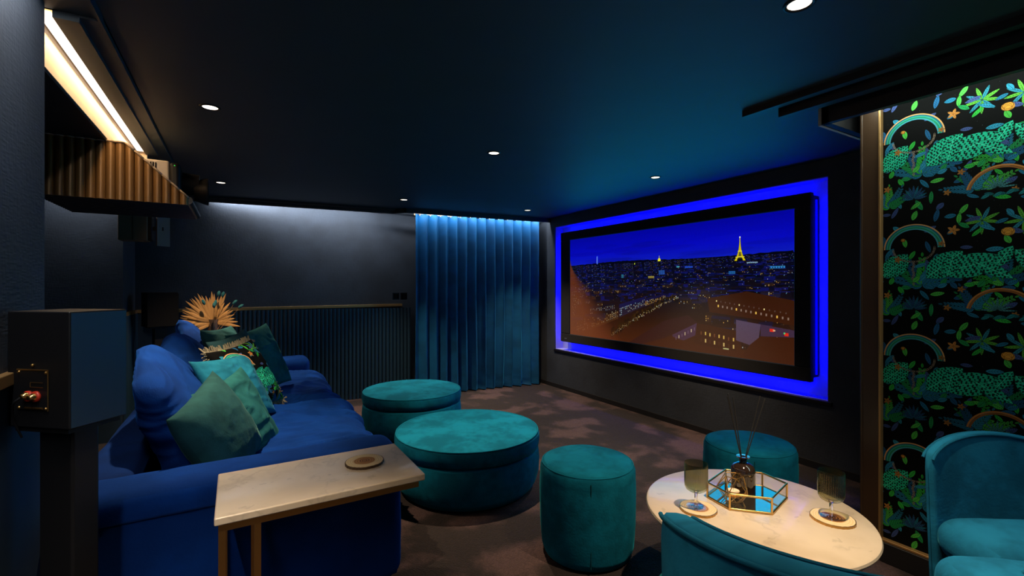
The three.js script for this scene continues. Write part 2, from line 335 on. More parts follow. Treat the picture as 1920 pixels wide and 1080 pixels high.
// ---------------------------------------------------------------- downlights
DOWNLIGHTS.forEach(([x, d], i) => {
  const where = ['over the near end of the blue sofa', 'over the far end of the blue sofa', 'over the large ottoman', 'near the left edge of the curtain', 'in front of the middle of the cinema screen', 'in the corner between curtain and cinema screen', 'over the round marble table', 'over the speaker at the near left wall', 'behind the tub chairs', 'behind the near left speaker'][i];
  const t = thing('downlight', `small round ceiling downlight ${where}`, 'downlight', V(x, CEIL, d), 0, 'ceiling downlights');
  mesh('trim_ring', lathe([[0.034, 0.002], [0.036, -0.004], [0.044, -0.006], [0.047, 0.0]], 40), M.blackSatin, t);
  mesh('lamp_disc', lathe([[0, 0.0005], [0.034, 0.0005], [0.034, -0.0005], [0, -0.0005]], 32), glow(lin(1, 0.86, 0.7), 3), t);
  const l = new THREE.SpotLight(WARM, DOWNLIGHT_POWER, 0, 0.66, 1, 2);
  l.position.copy(V(x, CEIL - 0.012, d)); l.target.position.copy(V(x, 0, d)); l.castShadow = true; l.shadow.mapSize.set(1024, 1024); l.shadow.bias = -0.0005;
  scene.add(l, l.target);
});

// ---------------------------------------------------------------- cinema screen
{
  const picture = canvasTex(2048, 888, (c, w, h) => {
    const q = [...Array(4000)].map(() => rnd()); let k = 0; const r = (a, b) => a + (b - a) * q[k++ % 4000];
    const hz = 0.275 * h;
    let g = c.createLinearGradient(0, 0, 0, hz); g.addColorStop(0, '#00009c'); g.addColorStop(0.6, '#0204bc'); g.addColorStop(1, '#0a1ab4'); c.fillStyle = g; c.fillRect(0, 0, w, h);
    for (let i = 0; i < 26; i++) { c.fillStyle = `rgba(${i % 2 ? '6,16,190' : '0,0,96'},0.13)`; c.beginPath(); c.ellipse(r(0, w), r(0.1 * h, hz), r(120, 420), r(5, 22), r(-0.06, 0.03), 0, 7); c.fill(); }
    g = c.createLinearGradient(0, hz, 0, h); g.addColorStop(0, '#02041c'); g.addColorStop(0.35, '#05061a'); g.addColorStop(0.7, '#1c0d06'); g.addColorStop(1, '#3b1b08'); c.fillStyle = g; c.fillRect(0, hz, w, h - hz);
    c.fillStyle = '#02030f'; c.beginPath(); c.moveTo(0, hz); for (let x = 0; x <= w; x += 24) c.lineTo(x, hz - 6 + 8 * Math.sin(x * 0.004 + 2) + r(-3, 3)); c.lineTo(w, hz + 40); c.lineTo(0, hz + 40); c.fill();
    // far city: rows of small blocks with lit dots
    for (let row = 0; row < 20; row++) {
      const y0 = hz + 4 + row * row * 0.62 + row * 2.2, s = 0.25 + row * 0.075;
      for (let i = 0; i < 95 - row * 2.6; i++) {
        const x = r(-20, w), bw = r(14, 70) * s, bh = r(8, 26) * s, y = y0 + r(-3, 5);
        c.fillStyle = ['#04051f', '#060a38', '#090b1a', '#0b0f52', '#0a0610', '#03030d'][Math.floor(r(0, 6))]; c.fillRect(x, y, bw, bh);
        c.fillStyle = ['#0a1364', '#07082e', '#150b12'][Math.floor(r(0, 3))]; c.fillRect(x, y, bw, 1.4 + s * 2);
        for (let n = 0; n < 3; n++) if (r(0, 1) < 0.42) { c.fillStyle = ['#ffe27a', '#9fe8ff', '#e9f3ff', '#ffb74a', '#5bd0ff', '#fff7d0'][Math.floor(r(0, 6))]; c.globalAlpha = r(0.35, 0.95); c.fillRect(x + r(0, bw), y + r(0, bh), 1.2 + 1.6 * s, 1.4 + 1.8 * s); c.globalAlpha = 1; }
      }
    }
    // a few floodlit blocks
    for (const [x, y, a, b, col] of [[0.52, 0.36, 56, 30, '#2f6fd0'], [0.33, 0.385, 26, 26, '#3aa0b8'], [0.47, 0.405, 60, 16, '#c9b640'], [0.635, 0.335, 66, 12, '#2a63ff'], [0.93, 0.36, 90, 14, '#38a2ef'], [0.80, 0.385, 46, 18, '#2b86d8'], [0.60, 0.33, 26, 10, '#55d2ee'], [0.86, 0.325, 70, 8, '#9cc7d8']]) { c.globalAlpha = 0.75; c.fillStyle = col; c.fillRect(x * w, y * h, a, b); c.globalAlpha = 1; c.fillStyle = '#04051c'; for (let n = 0; n < 6; n++) c.fillRect(x * w + n * a / 6, y * h + 4, a / 18, b - 6); }
    // avenue of lit facades, seen from the roofs
    const facade = (x0, y0, x1, y1, hgt, n, roof, wall, lamp) => {
      c.fillStyle = roof; c.beginPath(); c.moveTo(x0, y0 - hgt * 0.75); c.lineTo(x1, y1 - hgt * 0.45); c.lineTo(x1, y1); c.lineTo(x0, y0); c.fill();
      c.fillStyle = wall; c.beginPath(); c.moveTo(x0, y0); c.lineTo(x1, y1); c.lineTo(x1, y1 + hgt * 0.7); c.lineTo(x0, y0 + hgt); c.fill();
      for (let i = 0; i < n; i++) { const t = (i + 0.5) / n, x = x0 + (x1 - x0) * t, y = y0 + (y1 - y0) * t, s = 1 - 0.35 * t; for (let j = -1; j < 3; j++) { c.fillStyle = r(0, 1) < 0.62 ? lamp[Math.floor(r(0, lamp.length))] : '#0a0705'; c.globalAlpha = r(0.55, 1); c.fillRect(x, y + hgt * s * (0.08 + 0.27 * j), 7 * s, hgt * 0.15 * s); } c.globalAlpha = 1; }
    };
    const cool = ['#bff3ff', '#fff2b0', '#e8ffd8', '#8fd8e8'], warm = ['#ffd75a', '#fff1a8', '#ffb347', '#e8fbff'];
    facade(90, 800, 640, 640, 92, 26, '#120d10', '#3a2413', cool); facade(650, 632, 930, 545, 62, 18, '#0a0e44', '#1a1a38', cool); facade(930, 560, 1130, 505, 36, 14, '#0b0c3a', '#241a1c', warm); facade(280, 650, 600, 600, 44, 16, '#0a0a1a', '#161021', cool);
    // trees and lamps of the avenue
    for (let i = 0; i < 150; i++) { const t = r(0, 1), x = 560 + 700 * t, y = 830 - 330 * t - 20 * Math.sin(t * 3); c.fillStyle = ['#0c0803', '#1c1405', '#2b1d06'][i % 3]; c.beginPath(); c.ellipse(x + r(-26, 26) * (1 - t * 0.6), y + r(-24, 20), r(8, 22) * (1.1 - t * 0.7), r(8, 24) * (1.1 - t * 0.7), 0, 0, 7); c.fill(); }
    for (let i = 0; i < 170; i++) { const t = r(0, 1), x = 560 + 690 * t, y = 836 - 330 * t - 16 * Math.sin(t * 3); c.fillStyle = ['#fff2b5', '#ffd964', '#d7ffe0', '#ffffff'][Math.floor(r(0, 4))]; c.globalAlpha = r(0.4, 1); c.fillRect(x + r(-16, 16), y + r(-7, 14), r(2, 6), r(2, 7)); } c.globalAlpha = 1;
    // blocks of houses between the avenue and the far city
    const blocks = [...Array(120)].map(() => [r(0, 2048), 345 + 430 * Math.pow(r(0, 1), 1.6)]).filter(([x, y]) => y < 470 || x > 1150 + (y - 470) * 0.6 || x < 560 - (y - 470)).sort((a, b) => a[1] - b[1]);
    for (const [x, y] of blocks) {
      const s = (y - 300) / 330, bw = r(70, 150) * s, bh = r(26, 50) * s, sk = r(-0.25, 0.12) * bw;
      c.fillStyle = ['#0b0d2c', '#141022', '#1a0f0c', '#0c1240'][Math.floor(r(0, 4))]; c.beginPath(); c.moveTo(x, y); c.lineTo(x + bw, y + sk * 0.4); c.lineTo(x + bw * 0.94, y - bh * 0.5 + sk * 0.4); c.lineTo(x + bw * 0.06, y - bh * 0.5); c.fill();
      c.fillStyle = ['#120b0b', '#1d1210', '#26160d', '#15152e'][Math.floor(r(0, 4))]; c.beginPath(); c.moveTo(x, y); c.lineTo(x + bw, y + sk * 0.4); c.lineTo(x + bw, y + bh + sk * 0.4); c.lineTo(x, y + bh); c.fill();
      const n = Math.max(3, Math.round(bw / (9 + 5 * s))); for (let i = 0; i < n; i++) for (let j = 0; j < 3; j++) { const lit = r(0, 1); if (lit < 0.55) continue; c.fillStyle = lit > 0.86 ? ['#ffe38a', '#d9f4ff', '#ffc860'][Math.floor(r(0, 3))] : ['#3a2c28', '#2c3460', '#4a3826'][Math.floor(r(0, 3))]; c.fillRect(x + (i + 0.3) * bw / n, y + sk * 0.4 * i / n + (j + 0.25) * bh / 3, 2 + 2.6 * s, 3 + 4 * s); }
    }
    // near roofs on the right
    const poly = (col, p) => { c.fillStyle = col; c.beginPath(); p.forEach(([x, y], i) => i ? c.lineTo(x, y) : c.moveTo(x, y)); c.fill(); };
    poly('#231014', [[760, 888], [1120, 690], [1330, 640], [1420, 700], [1180, 790], [980, 888]]); poly('#3b2a4e', [[1190, 790], [1400, 690], [1400, 770], [1230, 850]]); poly('#2a1206', [[1400, 690], [1700, 720], [1690, 860], [1380, 830]]);
    poly('#2f1407', [[1480, 520], [1760, 470], [2048, 520], [2048, 660], [1500, 610]]); poly('#4b4468', [[1690, 650], [1850, 668], [1836, 770], [1780, 800], [1690, 780]]); poly('#33294e', [[1850, 668], [2048, 690], [2048, 730], [1850, 740]]);
    poly('#2e1306', [[1850, 740], [2048, 735], [2048, 888], [1720, 888], [1780, 800]]); poly('#3a1a08', [[0, 888], [90, 850], [620, 888]]); poly('#341708', [[900, 888], [1180, 800], [1380, 840], [1720, 850], [1760, 888]]);
    for (let i = 0; i < 15; i++) { const x = 1560 + i * 32, y = 560 + i * 4.2; c.fillStyle = i % 4 ? '#8b7a70' : '#ffd25c'; c.fillRect(x, y, 9, 15); c.fillStyle = i % 5 ? '#50403c' : '#fff0a0'; c.fillRect(x - 12, y - 30, 7, 10); }
    for (let i = 0; i < 8; i++) { c.fillStyle = i % 3 ? '#ffdf6a' : '#6d4326'; c.fillRect(1430 + i * 34, 745 + i * 3 + r(-3, 3), 9, 22); c.fillStyle = i % 2 ? '#ffe98f' : '#3a2213'; c.fillRect(1430 + i * 34, 790 + i * 3, 10, 24); }
    for (let i = 0; i < 7; i++) { c.fillStyle = i % 2 ? '#fff3c2' : '#6a5a80'; c.fillRect(1222 + i * 26, 800 - i * 13, 6, 22); }
    c.fillStyle = '#ff2a1e'; c.fillRect(1905, 690, 26, 18); c.fillRect(1990, 708, 24, 18); c.fillStyle = '#ffd0a0'; c.fillRect(1924, 695, 14, 9); c.fillStyle = '#58ff9a'; c.fillRect(1986, 706, 9, 10); c.fillStyle = '#e7ffb0'; c.fillRect(1600, 838, 40, 8);
    // haze of warm room light painted into the picture, low down and left
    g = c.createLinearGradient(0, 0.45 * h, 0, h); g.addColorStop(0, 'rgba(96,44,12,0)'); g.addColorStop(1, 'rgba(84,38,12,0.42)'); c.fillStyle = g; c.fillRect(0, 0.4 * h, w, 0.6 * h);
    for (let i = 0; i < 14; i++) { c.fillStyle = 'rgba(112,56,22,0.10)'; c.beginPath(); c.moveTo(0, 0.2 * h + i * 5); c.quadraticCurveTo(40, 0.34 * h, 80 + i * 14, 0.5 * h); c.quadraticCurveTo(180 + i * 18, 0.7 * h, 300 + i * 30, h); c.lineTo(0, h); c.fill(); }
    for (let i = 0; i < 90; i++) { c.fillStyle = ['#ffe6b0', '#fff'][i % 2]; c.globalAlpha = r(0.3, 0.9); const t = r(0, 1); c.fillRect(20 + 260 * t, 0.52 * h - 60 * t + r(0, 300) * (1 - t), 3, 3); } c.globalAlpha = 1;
    // slim tower on the left, dome, and the tall floodlit lattice tower
    c.fillStyle = '#2d4fd6'; c.fillRect(0.183 * w, 0.195 * h, 15, 0.08 * h); c.fillStyle = '#8fb2ff'; c.fillRect(0.183 * w, 0.2 * h, 4, 0.07 * h);
    c.fillStyle = '#e3df2e'; c.beginPath(); c.ellipse(0.523 * w, 0.272 * h, 13, 15, 0, Math.PI, 0); c.fill(); c.fillRect(0.523 * w - 13, 0.272 * h, 26, 9); c.fillRect(0.523 * w - 1.5, 0.235 * h, 3, 20); c.fillStyle = '#b9cf3a'; c.fillRect(0.40 * w, 0.285 * h, 8, 12);
    const tx = 0.838 * w, ty0 = 0.148 * h, ty1 = 0.312 * h, H = ty1 - ty0;
    const half = t => 2.2 + 6 * t + 30 * Math.pow(t, 3.2);
    c.fillStyle = '#d8c400'; c.beginPath(); for (let i = 0; i <= 30; i++) c.lineTo(tx - half(i / 30), ty0 + H * i / 30); for (let i = 30; i >= 0; i--) c.lineTo(tx + half(i / 30), ty0 + H * i / 30); c.fill();
    c.fillStyle = '#02030f'; c.beginPath(); c.ellipse(tx, ty1 + 2, 20, 26, 0, Math.PI, 0); c.fill(); c.fillStyle = 'rgba(2,3,60,0.65)'; c.beginPath(); c.moveTo(tx - 9, ty0 + H * 0.8); c.lineTo(tx + 9, ty0 + H * 0.8); c.lineTo(tx + 4, ty0 + H * 0.62); c.lineTo(tx - 4, ty0 + H * 0.62); c.fill();
    c.fillStyle = '#fff36a'; c.fillRect(tx - 30, ty0 + H * 0.83, 60, 4); c.fillRect(tx - 14, ty0 + H * 0.58, 28, 4); c.fillStyle = '#8a7600'; for (let i = 3; i < 28; i++) { const y = ty0 + H * i / 30, a = half(i / 30); c.fillRect(tx - a, y, 2 * a, 1); } c.fillStyle = '#ffffe0'; c.fillRect(tx - 4, ty0 - 6, 8, 9);
    // grain of the projection
    for (let i = 0; i < 60000; i++) { c.fillStyle = rnd() < 0.5 ? 'rgba(0,0,0,0.10)' : 'rgba(120,120,255,0.05)'; c.fillRect(rnd() * w, rnd() * h, 2, 2); }
  });
  picture.wrapS = picture.wrapT = THREE.ClampToEdgeWrapping;
  const F = { d0: 1.768, d1: 4.757, y0: 0.612, y1: 1.985 }, P = { d0: 1.885, d1: 4.575, y0: 0.716, y1: 1.880 }, x0 = 3.552;
  const t = thing('cinema_screen', 'wide cinema screen in a thick black frame showing a city at night', 'screen', V(x0, 0, 3.26));
  const L = (g) => { g.translate(-x0, 0, 3.26); return g; };
  const bars = [[F.y1 - (F.y1 - P.y1), F.y1, F.d0, F.d1], [F.y0, P.y0, F.d0, F.d1], [P.y0, P.y1, F.d0, P.d0], [P.y0, P.y1, P.d1, F.d1]];
  for (const [a, b, c, d] of bars) mesh('frame_bar', L(box(x0, x0 + 0.045, a, b, c, d, 0.008)), M.frameBlack, t, 'black velvet frame bar');
  mesh('mounting_box', L(box(x0 + 0.04, x0 + 0.125, F.y0 + 0.03, F.y1 - 0.02, F.d0 + 0.006, F.d1 - 0.01)), M.blackSatin, t);
  const pg = new THREE.PlaneGeometry(P.d1 - P.d0, P.y1 - P.y0); pg.rotateY(-Math.PI / 2); pg.translate(x0 + 0.012, (P.y0 + P.y1) / 2, -(P.d0 + P.d1) / 2);
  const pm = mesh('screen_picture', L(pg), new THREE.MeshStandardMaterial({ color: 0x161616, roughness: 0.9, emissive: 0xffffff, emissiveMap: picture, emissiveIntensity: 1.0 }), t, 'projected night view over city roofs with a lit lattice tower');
  for (const y of [F.y0 + 0.07, F.y0 + 0.12, F.y1 - 0.08, F.y1 - 0.13, 1.3]) mesh('bracket_screw', L(new THREE.SphereGeometry(0.005, 8, 6).translate(x0 + 0.075, y, -(F.d0 + 0.006))), M.chrome, t);
  mesh('maker_plate', L(box(x0 - 0.003, x0 + 0.002, 0.645, 0.660, 4.625, 4.67, 0.001)), std(lin(0.25, 0.25, 0.27), { metalness: 0.8, roughness: 0.4 }), t, 'tiny silver badge in the lower corner');
  areaLight(SCREEN_LIGHT, 1.45, P.d1 - P.d0, P.y1 - P.y0, V(x0 + 0.008, (P.y0 + P.y1) / 2, (P.d0 + P.d1) / 2), V(0, (P.y0 + P.y1) / 2, (P.d0 + P.d1) / 2));
  // blue light strips on the back of the frame
  const led = thing('led_strip_light', 'blue light strip round the back of the cinema screen', 'light strip', V(0, 0, 0));
  const bl = glow(BLUE, 2.5), xb = x0 + 0.082, dm = (F.d0 + F.d1) / 2, ym = (F.y0 + F.y1) / 2;
  mesh('diffuser', box(xb - 0.008, xb + 0.008, F.y1 - 0.018, F.y1 - 0.012, F.d0 + 0.05, F.d1 - 0.05), bl, led); mesh('diffuser', box(xb - 0.008, xb + 0.008, F.y0 + 0.022, F.y0 + 0.028, F.d0 + 0.05, F.d1 - 0.05), bl, led);
  mesh('diffuser', box(xb - 0.008, xb + 0.008, F.y0 + 0.05, F.y1 - 0.05, F.d0 - 0.002, F.d0 + 0.004), bl, led); mesh('diffuser', box(xb - 0.008, xb + 0.008, F.y0 + 0.05, F.y1 - 0.05, F.d1 - 0.008, F.d1 - 0.002), bl, led);
  const K = 110;
  areaLight(BLUE, K, F.d1 - F.d0 - 0.1, 0.014, V(xb, F.y1 - 0.010, dm), V(xb + 0.3, F.y1 + 0.5, dm)); areaLight(BLUE, K, F.d1 - F.d0 - 0.1, 0.014, V(xb, F.y0 + 0.020, dm), V(xb + 0.3, F.y0 - 0.5, dm));
  areaLight(BLUE, K, 0.014, F.y1 - F.y0 - 0.1, V(xb, ym, F.d0 - 0.004), V(xb + 0.3, ym, F.d0 - 0.5)); areaLight(BLUE, K, 0.014, F.y1 - F.y0 - 0.1, V(xb, ym, F.d1 + 0.001), V(xb + 0.3, ym, F.d1 + 0.5));
}

// ---------------------------------------------------------------- wallpaper: dense jungle foliage, fruit and garlands on black
function leafPath(c, L, W) { c.beginPath(); c.moveTo(0, 0); c.bezierCurveTo(L * 0.25, -W, L * 0.7, -W, L, 0); c.bezierCurveTo(L * 0.7, W, L * 0.25, W, 0, 0); }
function leaf(c, x, y, ang, L, W, fill, dark) {
  c.save(); c.translate(x, y); c.rotate(ang); leafPath(c, L, W); c.fillStyle = fill; c.fill(); c.lineWidth = 1.3; c.strokeStyle = dark; c.stroke();
  c.beginPath(); c.moveTo(0, 0); c.lineTo(L, 0); for (let k = 1; k < 6; k++) { c.moveTo(L * k / 6.5, 0); c.lineTo(L * (k + 0.8) / 6.5, -W * 0.62 * Math.sin(k / 6 * 3)); c.moveTo(L * k / 6.5, 0); c.lineTo(L * (k + 0.8) / 6.5, W * 0.62 * Math.sin(k / 6 * 3)); } c.stroke(); c.restore();
}
function fern(c, x, y, ang, L, fill, dark) { c.save(); c.translate(x, y); c.rotate(ang); for (let k = 0; k < 8; k++) { const t = k / 8, s = L * 0.30 * (1 - 0.5 * t); leaf(c, L * t, 0, -0.75, s, s * 0.34, fill, dark); leaf(c, L * t, 0, 0.75, s, s * 0.34, fill, dark); } leaf(c, L, 0, 0, L * 0.18, L * 0.05, fill, dark); c.restore(); }
function spottedLeaf(c, x, y, ang, L, W) {            // broad teal leaf with dark round spots
  c.save(); c.translate(x, y); c.rotate(ang); leafPath(c, L, W); c.fillStyle = '#1fae86'; c.fill(); c.clip(); c.fillStyle = '#08261f';
  const n = Math.round(L * W * 2 / 420);
  for (let i = 0; i < n; i++) { const px = ((i * 0.7548776662) % 1) * L, py = (((i * 0.5698402910) % 1) - 0.5) * 2 * W; c.beginPath(); c.ellipse(px, py, 6.4 + (i % 4), 5.2 + (i % 3), i, 0, 7); c.fill(); }
  c.strokeStyle = '#4fd8ae'; c.lineWidth = 4; c.beginPath(); c.moveTo(0, 0); c.lineTo(L, 0); c.stroke(); c.restore();
  c.save(); c.translate(x, y); c.rotate(ang); leafPath(c, L, W); c.strokeStyle = '#0c3b31'; c.lineWidth = 3; c.stroke(); c.restore();
}
function bloom(c, x, y, s) { for (let k = 0; k < 5; k++) leaf(c, x, y, k * 1.257, s, s * 0.3, '#c98840', '#4a2c10'); }
function jungle(c, w, h) {
  c.fillStyle = '#020303'; c.fillRect(0, 0, w, h);
  const G = ['#2fae3e', '#1f8f4c', '#4cb846'], B = ['#1f6f92', '#2a86a6', '#1b5580'], dk = '#05140e';
  const tile = f => { for (const ox of [-w, 0, w]) for (const oy of [-h, 0, h]) { c.save(); c.translate(ox, oy); f(); c.restore(); } };
  tile(() => {
    for (let k = 0; k < 7; k++) fern(c, 300, 660, -Math.PI + 0.25 + k * 0.44, 250, k % 2 ? G[k % 3] : B[k % 3], dk);
    for (let k = 0; k < 6; k++) fern(c, 820, 640, -2.9 + k * 0.5, 190, k % 2 ? B[k % 3] : G[k % 3], dk);
    for (const [x, y] of [[690, 130], [930, 150]]) for (let k = 0; k < 9; k++) leaf(c, x, y, k * 0.70 + 0.2, 120, 17, k % 2 ? '#2a7f96' : '#58a838', dk);
    for (let k = 0; k < 70; k++) { const x = (k * 0.7548776662 % 1) * w, y = (k * 0.5698402910 % 1) * h; leaf(c, x, y, k * 2.4, 70 + (k * 13) % 50, 20 + k % 9, k % 5 === 0 ? '#3d4f86' : [...G, ...B][k % 6], dk); }
    for (let k = 0; k < 6; k++) fern(c, 640 + 60 * (k % 2), 860, -3.0 + k * 0.5, 200, k % 2 ? G[k % 3] : B[k % 3], dk);
    for (let k = 0; k < 5; k++) fern(c, 60, 930, -2.6 + k * 0.5, 190, k % 2 ? B[k % 3] : G[k % 3], dk);
    // garland arch of plain bands
    for (const [rr, col] of [[218, '#c9935a'], [208, '#1d5f74'], [197, '#2f9a84'], [186, '#1f7f58'], [176, '#3d8fa0']]) { c.beginPath(); c.arc(235, 330, rr, Math.PI, 0); c.lineWidth = 10; c.strokeStyle = col; c.stroke(); }
    spottedLeaf(c, 330, 600, -0.75, 330, 130); spottedLeaf(c, 420, 560, -0.30, 420, 130); spottedLeaf(c, 10, 590, -0.85, 280, 120); spottedLeaf(c, 470, 590, -1.35, 200, 74); spottedLeaf(c, 760, 520, -1.0, 200, 62); spottedLeaf(c, 640, 470, 0.55, 270, 60); spottedLeaf(c, 1010, 560, -2.2, 220, 70);
    for (let k = 0; k < 26; k++) { const a = k / 26 * Math.PI; c.save(); c.translate(235 + 150 * Math.cos(a), 330 + 120 * Math.sin(a)); c.rotate(a + 1.5); c.strokeStyle = k % 2 ? '#8d7a66' : '#5f5246'; c.lineWidth = 4; c.beginPath(); c.ellipse(0, 0, 11, 6, 0, 0, 7); c.stroke(); c.restore(); }
    for (let k = 0; k < 16; k++) { c.strokeStyle = k % 2 ? '#8d7a66' : '#5f5246'; c.lineWidth = 4; c.beginPath(); c.ellipse(235 + 5 * Math.sin(k), 460 + k * 13, 6, 9, 0, 0, 7); c.stroke(); }
    for (const [x, y, s] of [[840, 235, 34], [160, 250, 15]]) { c.fillStyle = '#d29538'; c.beginPath(); c.ellipse(x, y, s * 1.15, s, 0.2, 0, 7); c.fill(); c.strokeStyle = '#6b4214'; c.lineWidth = 2; for (let k = -2; k < 3; k++) { c.beginPath(); c.ellipse(x + k * s * 0.1, y, Math.abs(s * (1 - Math.abs(k) * 0.3)), s, 0.5 * k, 0, 7); c.stroke(); } }
    bloom(c, 510, 190, 46); bloom(c, 120, 430, 32); bloom(c, 560, 700, 30); bloom(c, 430, 300, 26); bloom(c, 40, 760, 34); bloom(c, 470, 860, 30); bloom(c, 880, 900, 26);
    for (let k = 0; k < 12; k++) leaf(c, 60 + k * 86, 660 + 26 * Math.sin(k * 2.1), -1.2 + (k * 1.3 % 2.2), 74, 26, [...G, ...B][k % 6], dk);
    for (let k = 0; k < 9; k++) leaf(c, 780, 870, Math.PI + k * Math.PI / 8, 120 - 24 * (k % 2), 9, '#4f9aa0', dk);
    for (const [rr, col] of [[205, '#b5763a'], [190, '#8a5626']]) { c.beginPath(); c.arc(800, 900, rr, Math.PI * 1.06, Math.PI * 1.94); c.lineWidth = 13; c.strokeStyle = col; c.stroke(); }
    for (let k = 0; k < 8; k++) leaf(c, 700 + k * 36, 910 + 8 * Math.sin(k), 0.2 + (k % 2) * 2.4, 64, 18, k % 2 ? '#1e7f86' : '#16666e', dk);
    for (let k = 0; k < 11; k++) leaf(c, 240, 880, Math.PI + 0.1 + k * 0.29, 130 - 30 * Math.abs(k - 5) / 5, 13, k % 3 ? '#244c78' : '#1d6a86', dk);
    c.fillStyle = '#9ab'; for (let k = 0; k < 50; k++) c.fillRect((k * 377.7) % w, (k * 211.3) % h, 2, 2);
  });
}
const jungleTex = canvasTex(1064, 1000, jungle);
{
  const g = new THREE.BoxGeometry(0.004, 2.2, 3.49, 1, 1, 1), p = g.attributes.position, uv = g.attributes.uv, cx = XW - 0.002, cy = 1.205, cd = -0.745 + 0.0;
  for (let i = 0; i < p.count; i++) { const d = cd - p.getZ(i), y = cy + p.getY(i); uv.setXY(i, (1.0 - d) / 0.532, (y - 2.14) / 0.5); }
  const m = mesh('wallpaper', g, new THREE.MeshPhysicalMaterial({ map: jungleTex, roughness: 0.9, specularIntensity: 0.25 }), wp, 'black wallpaper printed with teal spotted leaves, green ferns and orange fruit');
  m.position.copy(V(cx, cy, cd));
}

// ---------------------------------------------------------------- curtain
{
  const t = thing('curtain', 'floor length teal blue wave curtain in front of the back wall', 'curtain', V(0, 0, 0));
  const x0 = 1.84, x1 = 3.46, n = 13, NU = 640, NV = 60;
  const at = (x, off) => [x - off * 0.114, -(backD(x) - off * 0.993)];
  const g = gridGeo(NU, NV, (a, b) => {
    const y = 0.012 + (2.168 - 0.012) * b, low = 1 - b, jit = 0.35 * IN.noise(a * 9, low * 1.3, 3) * low;
    const ph = (a * n + jit * 0.6) * 2 * Math.PI, amp = (0.080 + 0.012 * IN.noise(a * 20, 1, 2)) * (1 - 0.15 * low);
    const s = a - 0.0115 * Math.sin(2 * ph) * 0.9 + 0.006 * Math.sin(ph + 0.8) + 0.006 * IN.noise(a * 14, low * 2, 7) * low;
    const crease = 0.004 * IN.noise(a * 60, y * 4, 1) + (low > 0.93 ? 0.02 * (low - 0.93) / 0.07 * IN.noise(a * 30, y * 30, 5) : 0);
    const [x, z] = at(x0 + (x1 - x0) * s, 0.14 + amp * Math.cos(ph) + crease);
    return [x, y, z, a * 3.2, y];
  });
  mesh('curtain_panel', g, M.curtain, t);
  const [ax, az] = at(1.72, 0.13), [bx, bz] = at(3.52, 0.13);
  mesh('curtain_track', bar(new THREE.Vector3(ax, 2.185, az), new THREE.Vector3(bx, 2.185, bz), 0.009, 8), M.rail, t, 'thin brass curtain track');
  for (let k = 0; k < 26; k++) { const [x, z] = at(1.85 + k * 0.0635, 0.13); mesh('glider', new THREE.BoxGeometry(0.008, 0.03, 0.008).translate(x, 2.17, z), M.rail, t); }
}
// wall control plate
{
  const t = thing('wall_switch', 'black double switch plate on the back wall beside the curtain', 'switch', V(1.70, 1.19, backD(1.70) - 0.008), BT);
  for (const s of [-1, 1]) { mesh('plate', new RoundedBoxGeometry(0.085, 0.085, 0.012, 2, 0.003).translate(s * 0.05, 0, 0), M.blackSatin, t); for (const a of [-1, 1]) mesh('button', new RoundedBoxGeometry(0.03, 0.06, 0.006, 2, 0.002).translate(s * 0.05 + a * 0.018, 0, 0.007), M.blackMatte, t); }
}

